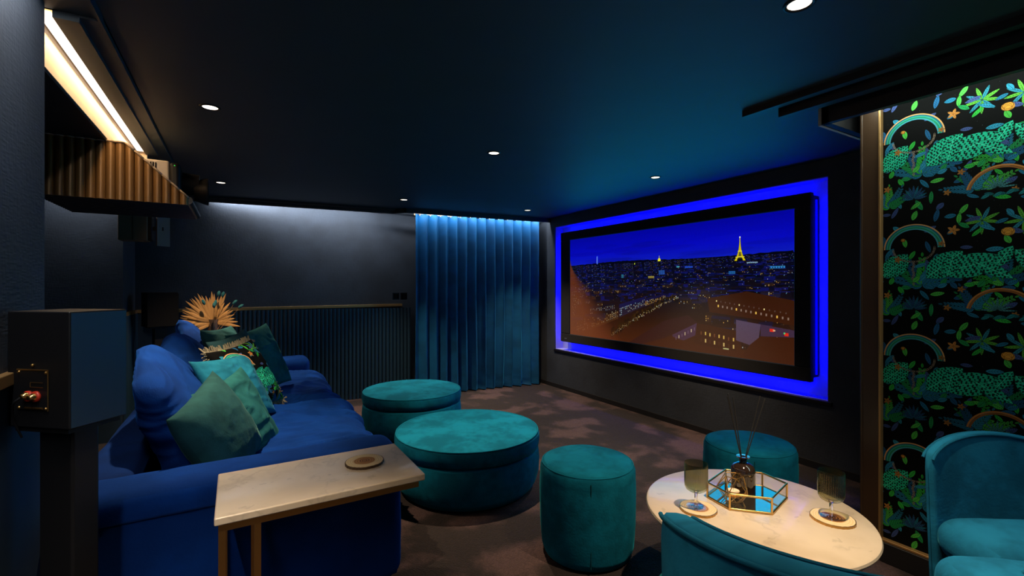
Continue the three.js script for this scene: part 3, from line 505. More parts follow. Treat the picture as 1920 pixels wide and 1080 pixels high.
// ---------------------------------------------------------------- projector shelf and projector
{
  const X0 = -0.84, X1 = -0.225, Y0 = 1.745, D0 = 3.10, D1 = 3.74;
  const t = thing('projector_shelf', 'bracket shelf clad in bronze half round ribs with sloping sides', 'shelf', V(0, 0, 0));
  const top = x => Math.min(2.045, 1.79 + (X1 - x) * 0.96);
  mesh('base_board', box(X0, X1, Y0 + 0.018, Y0 + 0.04, D0, D1), M.fluteDark, t);
  const side = d => { const s = new THREE.Shape(); s.moveTo(X0, Y0 + 0.02); s.lineTo(X1, Y0 + 0.02); s.lineTo(X1, top(X1) - 0.006); s.lineTo(X1 - (2.045 - 1.79) / 0.96, 2.04); s.lineTo(X0, 2.04); const g = new THREE.ExtrudeGeometry(s, { depth: 0.012, bevelEnabled: false }); g.translate(0, 0, -d - 0.006); return metric(g); };
  mesh('side_board', side(D0 + 0.012), M.fluteEdge, t); mesh('side_board', side(D1 - 0.012), M.fluteEdge, t);
  const W = 0.0385, edge = [];
  for (let x = X0 + W / 2; x < X1; x += W) {         // ribs of the near and far side, cut along the slope
    const a = top(x - W / 2), b = top(x + W / 2);
    const g = new THREE.CylinderGeometry(W / 2, W / 2, 1, 12, 1, false, -Math.PI / 2, Math.PI); const p = g.attributes.position;
    for (let i = 0; i < p.count; i++) { const k = (p.getX(i) + W / 2) / W, yt = a + (b - a) * k; p.setY(i, p.getY(i) > 0 ? yt : Y0 + 0.004); }
    g.translate(x, 0, -D0 - 0.001); g.computeVertexNormals();
    mesh('rib', g, M.flute, t);
for (let k = 0; k <= 8; k++) { const f = Math.PI * (1 - k / 8), xx = x + W / 2 * Math.cos(f); edge.push(new THREE.Vector3(xx, top(xx) + 0.001, -D0 + W / 2 * Math.sin(f))); }
  }
  mesh('scalloped_edge', new THREE.TubeGeometry(new THREE.CatmullRomCurve3(edge, false, 'catmullrom', 0.1), edge.length * 2, 0.0055, 6), M.fluteEdge, t);
  for (let d = D0 + 0.02; d < D1; d += 0.04) { const g = new THREE.CylinderGeometry(0.018, 0.018, X1 - X0, 10, 1, false); g.rotateZ(Math.PI / 2); g.scale(1, 0.7, 1); mesh('underside_rib', g.translate((X0 + X1) / 2, Y0 + 0.014, -d), M.fluteDark, t); }
  mesh('front_edge', new THREE.CylinderGeometry(0.022, 0.022, D1 - D0, 16).rotateX(Math.PI / 2).translate(X1, Y0 + 0.03, -(D0 + D1) / 2), M.fluteDark, t);
  const hang = [[-0.80, D0 + 0.1], [-0.80, D1 - 0.1]];
  for (const [x, d] of hang) mesh('hanger', box(x - 0.02, x + 0.02, 2.0, 2.06, d - 0.02, d + 0.02), M.blackSatin, t);
  const p = thing('projector', 'grey white cinema projector with side vents and a black lens hood', 'projector', V(-0.42, Y0 + 0.04, 3.42));
  const B = (x0, x1, y0, y1, d0, d1, r) => { const g = box(x0, x1, y0, y1, d0, d1, r); g.translate(0.42, -(Y0 + 0.04), 3.42); return g; };
  mesh('body', B(-0.60, -0.322, Y0 + 0.055, 2.012, 3.24, 3.62, 0.012), M.projector, p);
  for (let k = 0; k < 7; k++) mesh('vent_slot', B(-0.452 + k * 0.011, -0.447 + k * 0.011, 1.955, 1.995, 3.236, 3.242), M.blackMatte, p);
  mesh('front_panel', B(-0.325, -0.272, Y0 + 0.06, 2.006, 3.236, 3.624, 0.02), M.blackSatin, p);
  mesh('lens_barrel', new THREE.CylinderGeometry(0.062, 0.07, 0.10, 32).rotateZ(-Math.PI / 2).translate(-0.24 + 0.42, 0.135, 0), M.blackSatin, p);
  mesh('lens_hood', lathe([[0.06, 0], [0.078, 0.05], [0.082, 0.07], [0.078, 0.07], [0.056, 0.0]], 32).rotateZ(-Math.PI / 2).translate(-0.215 + 0.42, 0.10, 0), M.blackSatin, p);
  mesh('lens_glass', new THREE.CylinderGeometry(0.05, 0.05, 0.006, 28).rotateZ(-Math.PI / 2).translate(-0.19 + 0.42, 0.12, 0), glow(lin(0.7, 0.8, 1), 0.6), p);
  for (const [x, d] of [[-0.58, 3.27], [-0.58, 3.59], [-0.33, 3.27], [-0.33, 3.59]]) mesh('foot', B(x - 0.015, x + 0.015, Y0 + 0.04, Y0 + 0.057, d - 0.015, d + 0.015), M.blackMatte, p);
  mesh('status_light', B(-0.30, -0.295, 1.985, 1.99, 3.233, 3.237), glow(lin(0.05, 1, 0.1), 0.7), p);
}

// ---------------------------------------------------------------- speakers
{
  // loudspeaker on a stand beside the near arm of the sofa, its back to the camera
  const c = [-0.365, 1.585], r = [-0.262, 1.69], l = [-0.515, 1.715];
  const turn = -Math.atan2(l[1] - c[1], c[0] - l[0]);   // the back face runs from l to c
  const t = thing('loudspeaker', 'black bookshelf loudspeaker with a brass terminal plate seen from behind', 'speaker', V((l[0] + r[0]) / 2, 0.937, (l[1] + r[1]) / 2), turn);
  const w = 0.198, hh = 0.30, dp = 0.148;
  mesh('cabinet', new RoundedBoxGeometry(w, hh, dp, 3, 0.004).translate(0, hh / 2, 0), M.blackSatin, t);
  mesh('side_panel', new THREE.BoxGeometry(0.003, hh - 0.008, dp - 0.008).translate(w / 2, hh / 2, 0), M.speakerSide, t, 'dark blue satin side');
  const z = dp / 2;
  mesh('terminal_plate', new RoundedBoxGeometry(0.098, 0.105, 0.006, 2, 0.003).translate(-0.012, 0.098, z), M.blackSatin, t);
  mesh('terminal_rim', [bar(new THREE.Vector3(-0.061, 0.15, z + 0.003), new THREE.Vector3(0.037, 0.15, z + 0.003), 0.0022), bar(new THREE.Vector3(0.037, 0.15, z + 0.003), new THREE.Vector3(0.037, 0.046, z + 0.003), 0.0016), bar(new THREE.Vector3(-0.035, 0.052, z + 0.004), new THREE.Vector3(0.022, 0.052, z + 0.004), 0.003)], M.brass, t, 'worn brass edge');
  for (const [x, y] of [[-0.055, 0.144], [0.031, 0.144], [-0.055, 0.052], [0.031, 0.052], [-0.012, 0.162]]) mesh('screw', new THREE.SphereGeometry(0.004, 10, 8).translate(x, y, z + 0.003), M.brass, t);
  mesh('rating_label', [bar(new THREE.Vector3(-0.018, 0.118, z + 0.004), new THREE.Vector3(0.022, 0.118, z + 0.004), 0.0008, 4), bar(new THREE.Vector3(-0.018, 0.106, z + 0.004), new THREE.Vector3(0.022, 0.106, z + 0.004), 0.0008, 4), bar(new THREE.Vector3(-0.018, 0.106, z + 0.004), new THREE.Vector3(-0.018, 0.118, z + 0.004), 0.0008, 4)], M.brass, t);
  for (const [x, k] of [[-0.022, 0], [0.002, 1]]) { const post = mesh('binding_post', lathe([[0, 0.02], [0.006, 0.02], [0.0065, 0.014], [0.009, 0.012], [0.009, 0.004], [0.011, 0]], 24).rotateX(Math.PI / 2).translate(x, 0.085 - 0.002 * k, z + 0.002), M.brassBright, t, 'gold binding post'); mesh('collar', lathe([[0.007, 0.008], [0.0135, 0.007], [0.0135, 0], [0.007, 0]], 20).rotateX(Math.PI / 2).translate(x, 0.083, z + 0.002), M.red, post, 'red plastic collar'); }
  const cable = new THREE.CatmullRomCurve3([[-0.022, 0.085, z + 0.018], [-0.032, 0.072, z + 0.028], [-0.05, 0.05, z + 0.02], [-0.062, 0.02, z + 0.01], [-0.066, -0.03, z - 0.01]].map(a => new THREE.Vector3(...a)));
  mesh('cable', new THREE.TubeGeometry(cable, 24, 0.0028, 6), M.blackSatin, t);
  const s = thing('speaker_stand', 'black column speaker stand beside the near sofa arm', 'stand', V(t.position.x, 0, -t.position.z)); s.rotation.y = t.rotation.y;
  mesh('top_plate', new THREE.BoxGeometry(0.17, 0.012, 0.13).translate(0, 0.93, 0), M.blackSatin, s); mesh('column', new RoundedBoxGeometry(0.11, 0.91, 0.07, 3, 0.008).translate(0, 0.47, 0), M.blackSatin, s); mesh('base_plate', new RoundedBoxGeometry(0.22, 0.02, 0.2, 2, 0.004).translate(0, 0.01, 0), M.blackSatin, s);
  // far one in the back corner
  const f = thing('loudspeaker', 'black loudspeaker in the back corner beside the dried palm leaves', 'speaker', V(-0.60, 0.94, 5.32), 0.35);
  mesh('cabinet', new RoundedBoxGeometry(0.23, 0.31, 0.2, 3, 0.004).translate(0, 0.155, 0), M.blackMatte, f); mesh('grille', new RoundedBoxGeometry(0.012, 0.29, 0.18, 2, 0.004).translate(0.118, 0.155, 0), M.blackMatte, f);
  const fs = thing('speaker_stand', 'black column speaker stand in the back corner', 'stand', V(-0.60, 0, 5.32), 0.35);
  mesh('top_plate', new THREE.BoxGeometry(0.18, 0.012, 0.16).translate(0, 0.934, 0), M.blackSatin, fs); mesh('column', new RoundedBoxGeometry(0.1, 0.91, 0.08, 3, 0.008).translate(0, 0.473, 0), M.blackSatin, fs); mesh('base_plate', new RoundedBoxGeometry(0.22, 0.02, 0.2, 2, 0.004).translate(0, 0.01, 0), M.blackSatin, fs);
  // small surround speaker on the pier
  const u = thing('surround_speaker', 'bronze brown surround speaker fixed to the pier under the projector shelf', 'speaker', V(-0.72, 1.68, 4.90));
  const dark = std(lin(0.16, 0.10, 0.055), { roughness: 0.5 });
  mesh('cabinet', new RoundedBoxGeometry(0.19, 0.22, 0.16, 3, 0.006).translate(0, 0.11, 0), dark, u); mesh('seam', new THREE.BoxGeometry(0.003, 0.218, 0.002).translate(0, 0.11, 0.0805), M.blackMatte, u);
  mesh('baffle', new RoundedBoxGeometry(0.03, 0.21, 0.14, 2, 0.004).translate(0.108, 0.11, 0), M.blackSatin, u); const wedge = new THREE.BoxGeometry(0.012, 0.25, 0.12); wedge.rotateY(-0.7); mesh('horn_wing', wedge.translate(0.19, 0.09, 0.0), dark, u); mesh('bracket', new THREE.BoxGeometry(0.06, 0.06, 0.11).translate(0.0, 0.11, -0.125), M.blackSatin, u);
  mesh('wing_arm', new THREE.BoxGeometry(0.09, 0.03, 0.03).translate(0.15, 0.11, 0), M.blackSatin, u);
}

// ---------------------------------------------------------------- soft furniture helpers
// box with rounded edges and room for bulges and folds; fold(p, n) gives the offset along the surface normal
function softBox(w, h, d, r, seg, fold) {
  const g = new THREE.BoxGeometry(w, h, d, seg[0], seg[1], seg[2]), p = g.attributes.position, H = [w / 2, h / 2, d / 2], q = new THREE.Vector3(), c = new THREE.Vector3();
  // spread more vertices into the rounded edges
  for (let i = 0; i < p.count; i++) {
    q.fromBufferAttribute(p, i);
    const a = q.toArray().map((v, k) => Math.max(-H[k], Math.min(H[k], v)));
    c.set(...a.map((v, k) => Math.max(-(H[k] - r), Math.min(H[k] - r, v))));
    const n = new THREE.Vector3(...a).sub(c); if (n.lengthSq() < 1e-12) n.set(0, 1, 0); n.normalize();
    const o = c.clone().addScaledVector(n, r), f = fold ? fold(o, n, H) : 0;
    o.addScaledVector(n, f); p.setXYZ(i, o.x, o.y, o.z);
  }
  return weld(metric2(g));
}
function metric2(g) {                                  // metric uv kept indexed-free for soft shapes
  return metric(g);
}
const ridge = (a, b, c) => { const n = IN.noise(a, b, c); return Math.pow(1 - Math.min(1, Math.abs(n) * 2.2), 3); };
// throw pillow: pinched corners, plump middle
function pillow(w, h, t, s, wr = 1) {
  const N = 44;
  const half = sg => gridGeo(N, N, (a, b) => {
    const u = 2 * a - 1, v = 2 * b - 1, k = 0.09;
    const x = u * w / 2 * (1 - k * (1 - v * v) * Math.abs(u)), y = v * h / 2 * (1 - k * (1 - u * u) * Math.abs(v));
    const e = Math.pow(Math.max(0, (1 - Math.pow(Math.abs(u), 2.4)) * (1 - Math.pow(Math.abs(v), 2.4))), 0.48);
    const f = e * wr * (0.016 * IN.noise(u * 2.1 + s, v * 2.1, sg * 2 + s) + 0.008 * ridge(u * 1.4 + s * 3, v * 3.4, s) - 0.005 * ridge(u * 4 + s, v * 2, s + 5));
    return [sg > 0 ? x : -x, y, sg * (e * t / 2 + f), a * w * (sg > 0 ? 1 : 1), b * h];
  });
  const f = half(1), bk = half(-1);
  return weld(mergeAll([f, bk]));
}
function place(m, x, y, d, yaw, pitch = 0, roll = 0) { m.position.copy(V(x, y, d)); m.rotation.set(pitch, yaw, roll, 'YXZ'); return m; }

// ---------------------------------------------------------------- sofa
{
  const D0 = 1.945, D1 = 5.10, mid = (D0 + D1) / 2;
  const t = thing('sofa', 'long deep royal blue velvet sofa with low arms and loose cushions', 'sofa', V(0, 0, mid));
  const local = (m, x, y, d) => { m.position.set(x, y, mid - d); return m; };
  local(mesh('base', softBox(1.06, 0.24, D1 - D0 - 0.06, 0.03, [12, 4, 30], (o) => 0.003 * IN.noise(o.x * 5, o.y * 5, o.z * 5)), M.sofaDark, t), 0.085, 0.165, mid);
  const armFold = (o, n) => 0.006 * IN.noise(o.x * 3, o.y * 5, o.z * 3) + 0.002 * IN.noise(o.x * 12, o.y * 9, o.z * 9);
  for (const d of [D0 + 0.13, D1 - 0.13]) {
    const arm = local(mesh('arm', softBox(1.10, 0.57, 0.26, 0.065, [50, 26, 18], armFold), M.sofa, t), 0.07, 0.335, d);
    const pip = []; for (const zz of [0.131]) pip.push(bar(new THREE.Vector3(-0.5, 0.195, zz), new THREE.Vector3(0.5, 0.195, zz), 0.0035, 6));
    if (d < 3) mesh('arm_seam', pip, M.sofaDark, arm);
  }
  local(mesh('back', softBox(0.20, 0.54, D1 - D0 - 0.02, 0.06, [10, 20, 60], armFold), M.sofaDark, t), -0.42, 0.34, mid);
  // seat: two long cushions with gathered folds running from front to back
  const seatFold = s => (o, n, H) => {
    const up = Math.max(0, n.y), b = (1 - (o.x / H[0]) ** 2) * (1 - (o.z / H[2]) ** 4);
    const wob = 0.25 * IN.noise(o.x * 1.8, 3, o.z * 1.5 + s);
    return up * 0.035 * b + 0.034 * ridge(o.x * 0.9 + s, 1.3 * o.y, (o.z + wob) * 2.6 + s) + 0.018 * ridge(o.x * 2.0, s, (o.z + wob) * 7.0) - 0.010 * IN.noise(o.x * 3, o.y * 6, o.z * 5 + s) + 0.004 * IN.noise(o.x * 9 + s, o.y * 12, o.z * 24) + 0.009 * ridge(o.x * 1.6 + s, 2 * o.y, (o.z + 0.6 * wob) * 13);
  };
  const L = (D1 - D0 - 0.52) / 2;
  for (let k = 0; k < 2; k++) local(mesh('seat_cushion', softBox(0.93, 0.22, L + 0.01, 0.085, [56, 22, 110], seatFold(k * 7 + 2)), M.sofa, t), 0.205, 0.365, D0 + 0.26 + L * (k + 0.5));
  // three slouching back cushions
  const backFold = s => (o, n, H) => { const b = (1 - (o.y / H[1]) ** 2) * (1 - (o.z / H[2]) ** 2); const wob = 0.2 * IN.noise(o.x * 3, o.y * 3, o.z * 2 + s); return 0.025 * b + 0.020 * ridge(o.x * 2 + s, (o.y + wob) * 4.2, o.z * 1.1 + s) + 0.010 * ridge(s, (o.y + wob) * 8, o.z * 2.4) + 0.014 * IN.noise(o.x * 4 + s, o.y * 4, o.z * 4) + 0.003 * IN.noise(o.x * 10, o.y * 20, o.z * 9); };
  [[2.78, 0.80, 0.02], [3.65, 0.79, -0.03], [4.49, 0.82, 0.03]].forEach(([d, y, q], k) => {
    const g = softBox(0.20, 0.60, 0.86, 0.095, [20, 50, 60], backFold(k * 5 + 1)); const p = g.attributes.position;
    for (let i = 0; i < p.count; i++) { const yy = p.getY(i), z = p.getZ(i), pk = Math.max(0, 1 - Math.abs(z + 0.03 * k) / 0.5); let x = p.getX(i), y2 = yy; if (yy > 0) { y2 = yy * (0.60 + 0.44 * Math.pow(pk, 0.75)); x *= 1 - 0.5 * yy / 0.34; } p.setXYZ(i, x - 0.33 * y2, y2, z); }
    const m = local(mesh('back_cushion', weld(g), M.sofa, t), -0.235, y - 0.10, d); m.rotation.z = 0.04; m.rotation.y = q * 2;
  });
  for (const [x, d] of [[-0.4, D0 + 0.1], [0.52, D0 + 0.1], [-0.4, D1 - 0.1], [0.52, D1 - 0.1]]) local(mesh('foot', new THREE.CylinderGeometry(0.03, 0.022, 0.06, 16), M.blackSatin, t), x, 0.03, d);
}
// throw pillows on the sofa
{
  const P = (name, label, w, h, th, mat, x, y, d, yaw, pitch, roll, s, wr) => tag(place(mesh(name, pillow(w, h, th, s, wr), mat), x, y, d, yaw, pitch, roll), label, 'cushion', undefined);
  P('throw_pillow', 'plush sage green pillow leaning at the near end of the blue sofa', 0.43, 0.44, 0.19, M.pillowGreen, -0.06, 0.655, 2.42, 1.12, -0.40, 0.30, 1.2, 0.35);
  P('throw_pillow', 'dark green velvet pillow leaning behind the plush sage green one', 0.46, 0.46, 0.13, M.pillowDeep, 0.02, 0.645, 2.64, 1.05, -0.45, 0.12, 4.4);
  P('throw_pillow', 'bright turquoise velvet pillow between the printed one and the dark green one', 0.44, 0.42, 0.14, M.pillowBlue, 0.0, 0.715, 3.10, 0.95, -0.55, -0.05, 2.7);
  const pr = thing('throw_pillow', 'pillow with green jungle print on black and a fringed edge', 'cushion');
  const front = canvasTex(512, 481, (c, w, h) => { c.scale(w / 1064 * 1.25, h / 1000 * 1.25); jungle(c, 1064, 1000); });
  front.repeat.set(2.1, 2.1);
  mesh('cover', pillow(0.48, 0.46, 0.15, 8.1, 0.7), new THREE.MeshPhysicalMaterial({ map: front, roughness: 0.9, specularIntensity: 0.2 }), pr);
  const fr = [];
  for (let k = 0; k < 320; k++) { const e = k % 4, a = (Math.floor(k / 4) / 80 - 0.5) * 0.46, o = 0.225, c = 0.02 * (1 - (a / 0.23) ** 2), j = () => R(-0.008, 0.008); const p0 = e === 0 ? [a, o - c] : e === 1 ? [a, -o + c] : e === 2 ? [o - c, a] : [-o + c, a], n = e === 0 ? [0, 1] : e === 1 ? [0, -1] : e === 2 ? [1, 0] : [-1, 0]; fr.push(bar(new THREE.Vector3(p0[0], p0[1], 0), new THREE.Vector3(p0[0] + n[0] * 0.034 + j(), p0[1] + n[1] * 0.034 + j(), j() * 2), 0.0045, 4, 0.003)); }
  mesh('fringe', fr, M.fringe, pr, 'beige brush fringe').userData.kind = 'stuff';
  place(pr, 0.06, 0.735, 3.32, 1.0, -0.48, 0.06);
  P('throw_pillow', 'plain slate teal pillow directly behind the printed one', 0.46, 0.46, 0.12, M.pillowSlate, 0.04, 0.775, 3.56, 1.05, -0.42, 0.1, 6.3);
  P('throw_pillow', 'deep teal velvet pillow with upright corner before the far sofa arm', 0.50, 0.50, 0.15, M.pillowDeep, 0.16, 0.76, 3.92, 0.95, -0.38, 0.10, 3.9);
  P('throw_pillow', 'small rounded sea green pillow tucked behind the deep teal one', 0.42, 0.40, 0.16, M.pillowGreen, -0.06, 0.80, 4.22, 1.1, -0.4, 0.0, 9.5);
}

// ---------------------------------------------------------------- ottomans and poufs
function drum(t, r, H, lidH, mat, lid, s) {
  const wob = (g, a) => { const p = g.attributes.position; for (let i = 0; i < p.count; i++) { const x = p.getX(i), y = p.getY(i), z = p.getZ(i), th = Math.atan2(z, x), k = 1 + a * IN.noise(Math.cos(th) * 2.5 + s, y * 4, Math.sin(th) * 2.5); p.setXYZ(i, x * k, y + (y > H * 0.5 ? 0.004 * IN.noise(x * 6, z * 6, s) : 0), z * k); } g.computeVertexNormals(); const uv = g.attributes.uv, q = g.attributes.position; for (let i = 0; i < q.count; i++) { const rr = Math.hypot(q.getX(i), q.getZ(i)); const flat = Math.abs(g.attributes.normal.getY(i)) > 0.75; flat ? uv.setXY(i, q.getX(i), q.getZ(i)) : uv.setXY(i, uv.getX(i) * 6.283 * r, q.getY(i)); } return g; };
  if (lid) {
    mesh('body', wob(lathe([[r * 0.80, 0], [r * 0.90, 0.012], [r * 0.955, 0.05], [r * 0.99, H * 0.3], [r * 0.998, H * 0.5], [r * 0.985, H - lidH - 0.02], [r * 0.965, H - lidH - 0.004], [r * 0.8, H - lidH]], 96), 0.008), mat, t);
    mesh('cushion_top', wob(lathe([[0, H - lidH], [r * 0.9, H - lidH], [r * 0.985, H - lidH + 0.006], [r, H - lidH * 0.5], [r * 0.995, H - 0.016], [r * 0.975, H - 0.004], [r * 0.955, H], [r * 0.8, H + 0.008], [r * 0.4, H + 0.013], [0, H + 0.014]].map(a => a), 96), 0.004), mat, t);
    mesh('piping', new THREE.TorusGeometry(r * 0.978, 0.0045, 8, 120).rotateX(Math.PI / 2).translate(0, H - 0.004, 0), mat, t);
  } else {
    mesh('body', wob(lathe([[r * 0.8, 0], [r * 0.9, 0.012], [r * 0.95, 0.045], [r * 0.985, H * 0.35], [r, H * 0.7], [r * 0.995, H - 0.085], [r * 0.985, H - 0.072], [r * 0.99, H - 0.06], [r * 0.985, H - 0.03], [r * 0.95, H - 0.012]], 96), 0.008), mat, t);
    mesh('cushion_top', wob(lathe([[r * 0.95, H - 0.014], [r * 0.90, H - 0.001], [r * 0.7, H + 0.006], [r * 0.35, H + 0.01], [0, H + 0.011]], 96), 0.003), mat, t);
    mesh('piping', new THREE.TorusGeometry(r * 0.94, 0.0035, 8, 120).rotateX(Math.PI / 2).translate(0, H - 0.010, 0), mat, t);
    mesh('side_seam', bar(new THREE.Vector3(0, 0.03, r * 0.955), new THREE.Vector3(0, H - 0.03, r * 0.993), 0.0025, 6), M.tealDeep, t);
  }
}
drum(thing('ottoman', 'low wide round teal velvet ottoman before the ribbed panelling', 'ottoman', V(1.395, 0, 4.13), 0.4), 0.445, 0.365, 0.10, M.teal, true, 3);
drum(thing('ottoman', 'large low round teal velvet ottoman beside the marble side table', 'ottoman', V(1.325, 0, 2.80)), 0.475, 0.365, 0.10, M.teal, true, 8);
drum(thing('pouf', 'tall round green velvet pouf beside the large ottoman', 'pouf', V(1.50, 0, 1.79), -0.62), 0.236, 0.445, 0, M.teal, false, 5);
drum(thing('pouf', 'round green velvet pouf behind the reed diffuser by the screen wall', 'pouf', V(2.44, 0, 1.535), -0.9), 0.236, 0.445, 0, M.teal, false, 11);

// ---------------------------------------------------------------- marble side tables over the sofa arms
function cTable(x0, x1, d0, d1, y, label) {
  const t = thing('side_table', label, 'side table', V((x0 + x1) / 2, 0, (d0 + d1) / 2)), cx = (x0 + x1) / 2, cd = (d0 + d1) / 2;
  const B = (a, b, c, e, f, g, r) => { const q = box(a, b, c, e, f, g, r); q.translate(-cx, 0, cd); return q; };
  mesh('marble_top', B(x0, x1, y - 0.024, y, d0, d1, 0.005), M.marble, t, 'cream veined marble slab');
  const r = 0.018, ya = y - 0.046, yb = y - 0.024;
  for (const d of [d0 + 0.012, d1 - 0.03]) mesh('rail', B(x0 + 0.01, x1 - 0.02, ya, yb, d, d + r), M.brass, t);
  for (const x of [x0 + 0.01, x1 - 0.038]) mesh('rail', B(x, x + r, ya, yb, d0 + 0.03, d1 - 0.03), M.brass, t);
  for (const [x, d] of [[x0 + 0.01, d0 + 0.012], [x0 + 0.10, d0 + 0.012], [x0 + 0.10, d1 - 0.03], [x0 + 0.01, d1 - 0.03]]) mesh('leg', B(x, x + r, 0.018, ya, d, d + r), M.brass, t);
  for (const d of [d0 + 0.012, d1 - 0.03]) mesh('foot_rail', B(x0 + 0.01, x1 - 0.1, 0, 0.018, d, d + r), M.brass, t);
  mesh('foot_rail', B(x1 - 0.118, x1 - 0.1, 0, 0.018, d0 + 0.03, d1 - 0.03), M.brass, t);
}
cTable(-0.053, 0.572, 1.555, 1.925, 0.645, 'narrow marble topped brass side table before the near sofa arm');
cTable(-0.30, 0.315, 5.115, 5.46, 0.69, 'narrow marble topped side table behind the far sofa arm');

// agate coasters
const agate = canvasTex(512, 512, (c, w) => {
  c.fillStyle = '#d8c49a'; c.fillRect(0, 0, w, w);
  for (let k = 26; k > 0; k--) { const t = k / 26; c.beginPath(); for (let i = 0; i <= 90; i++) { const a = i / 90 * Math.PI * 2, rr = w * 0.5 * t * (1 + 0.07 * IN.noise(Math.cos(a) * 1.6, Math.sin(a) * 1.6, t * 2)); c.lineTo(w / 2 + rr * Math.cos(a), w / 2 + rr * Math.sin(a)); } c.fillStyle = t > 0.55 ? ['#dccaa2', '#d2bd90', '#e2d4b0'][k % 3] : t > 0.32 ? ['#a97a3c', '#8d5f2c', '#b98d52'][k % 3] : ['#5a3114', '#7a4a20', '#c9975a'][k % 3]; c.fill(); }
});
function coaster(x, y, d, r, label, s, gold) {
  const t = thing('coaster', label, 'coaster', V(x, y, d), s);
  const edge = a => r * (1 + 0.035 * IN.noise(Math.cos(a) * 2 + s, Math.sin(a) * 2, s) + 0.020 * Math.abs(Math.sin(a * 14 + 2 * IN.noise(Math.cos(a) * 3, Math.sin(a) * 3, s))));
  const s1 = new THREE.Shape(); for (let i = 0; i < 140; i++) { const a = i / 140 * Math.PI * 2, q = edge(a); i ? s1.lineTo(q * Math.cos(a), q * Math.sin(a)) : s1.moveTo(q, 0); }
  const g = new THREE.ExtrudeGeometry(s1, { depth: 0.0085, bevelEnabled: false }); g.rotateX(-Math.PI / 2); mesh('rim', g, gold ? M.brass : std(lin(0.06, 0.03, 0.012), { roughness: 0.6 }), t, gold ? 'gilt uneven rim' : 'dark bark like rim');
  const top = new THREE.ShapeGeometry(s1); top.rotateX(-Math.PI / 2); const p = top.attributes.position, uv = top.attributes.uv; for (let i = 0; i < p.count; i++) uv.setXY(i, 0.5 + p.getX(i) / r / 2.15, 0.5 + p.getZ(i) / r / 2.15); top.scale(0.965, 1, 0.965); top.translate(0, 0.009, 0);
  mesh('agate_face', top, new THREE.MeshPhysicalMaterial({ map: agate, color: lin(0.9, 0.84, 0.72), roughness: 0.45, }), t, 'polished banded agate');
}
coaster(0.412, 0.645, 1.765, 0.068, 'agate slice coaster with a brown heart on the narrow marble side table', 0.6, false);
coaster(0.17, 0.69, 5.24, 0.062, 'gilt rimmed coaster on the side table behind the far sofa arm', 2.0, true);

// ---------------------------------------------------------------- vase with dried palm leaves
{
  const y0 = 0.69, t = thing('vase', 'slim dark brown fluted vase behind the sofa back', 'vase', V(-0.185, y0, 5.29));
  const g = lathe([[0, 0], [0.048, 0], [0.052, 0.02], [0.046, 0.15], [0.040, 0.26], [0.043, 0.30], [0.036, 0.30], [0.034, 0.26], [0, 0.25]], 72); const p = g.attributes.position; for (let i = 0; i < p.count; i++) { const a = Math.atan2(p.getZ(i), p.getX(i)), k = 1 + 0.04 * Math.cos(a * 18); p.setX(i, p.getX(i) * k); p.setZ(i, p.getZ(i) * k); } g.computeVertexNormals();
  mesh('vase_body', g, std(lin(0.05, 0.03, 0.02), { roughness: 0.3 }), t);
  const spear = (L, W) => { const q = gridGeo(2, 8, (a, b) => { const u = 2 * a - 1, wv = W * Math.pow(Math.sin(Math.PI * (0.12 + 0.88 * b)), 0.8) * (b > 0.96 ? 0.2 : 1); return [u * wv, b * L, 0.35 * wv * (1 - Math.abs(u)) - 0.12 * L * b * b]; }); return q; };
  const fan = (label, from, to, n, tilt, L0, yaw) => {
    const f = thing('dried_palm_leaf', label, 'palm leaf', V(-0.185 + 0.0, y0 + 0.27, 5.29), yaw, 'dried palm leaves in the vase');
    mesh('stem', bar(new THREE.Vector3(0, -0.24, 0), new THREE.Vector3(0, 0.0, 0), 0.003, 6), M.dried, f);
    for (let i = 0; i < n; i++) { const a = from + (to - from) * i / (n - 1); const m = mesh('blade', spear(L0 * R(0.8, 1.08), 0.0165), M.dried, f); m.rotation.set(tilt + R(-0.06, 0.06), R(-0.3, 0.3), -a, 'ZXY'); }
  };
  fan('golden dried palm fan spreading up and left from the vase', -1.45, 0.35, 20, 0.02, 0.285, 0.1);
  fan('golden brown dried palm fan spreading right from the vase', 0.25, 1.75, 9, 0.12, 0.22, -0.2);
  fan('small golden dried palm fan drooping left over the vase rim', -2.0, -1.2, 6, 0.2, 0.19, 0.3);
  for (const [ax, az, L] of [[-0.35, 0.1, 0.22], [0.10, 0.15, 0.20], [0.16, 0.1, 0.29], [0.28, 0.05, 0.29], [0.72, 0.1, 0.27], [0.95, 0.1, 0.28], [0.06, 0.22, 0.18]]) {
    const b = thing('bunny_tail_grass', 'dyed teal bunny tail grass among the dried palm leaves', 'dried grass', V(-0.185, y0 + 0.26, 5.27), 0, 'teal bunny tail grasses');
    const tip = new THREE.Vector3(Math.sin(ax) * L, Math.cos(ax) * L, az * 0.5);
    mesh('stalk', bar(new THREE.Vector3(0, -0.12, 0), tip, 0.0014, 5), M.dried, b);
    const hd = new THREE.SphereGeometry(0.0135, 14, 12); hd.scale(1, 2.0, 1); const p2 = hd.attributes.position; for (let i = 0; i < p2.count; i++) { const k = 1 + 0.25 * IN.noise(p2.getX(i) * 400, p2.getY(i) * 300, p2.getZ(i) * 400); p2.setXYZ(i, p2.getX(i) * k, p2.getY(i) * k, p2.getZ(i) * k); } hd.computeVertexNormals();
    const h = mesh('flower_head', hd, M.bunny, b); h.position.copy(tip); h.rotation.z = -ax;
  }
}

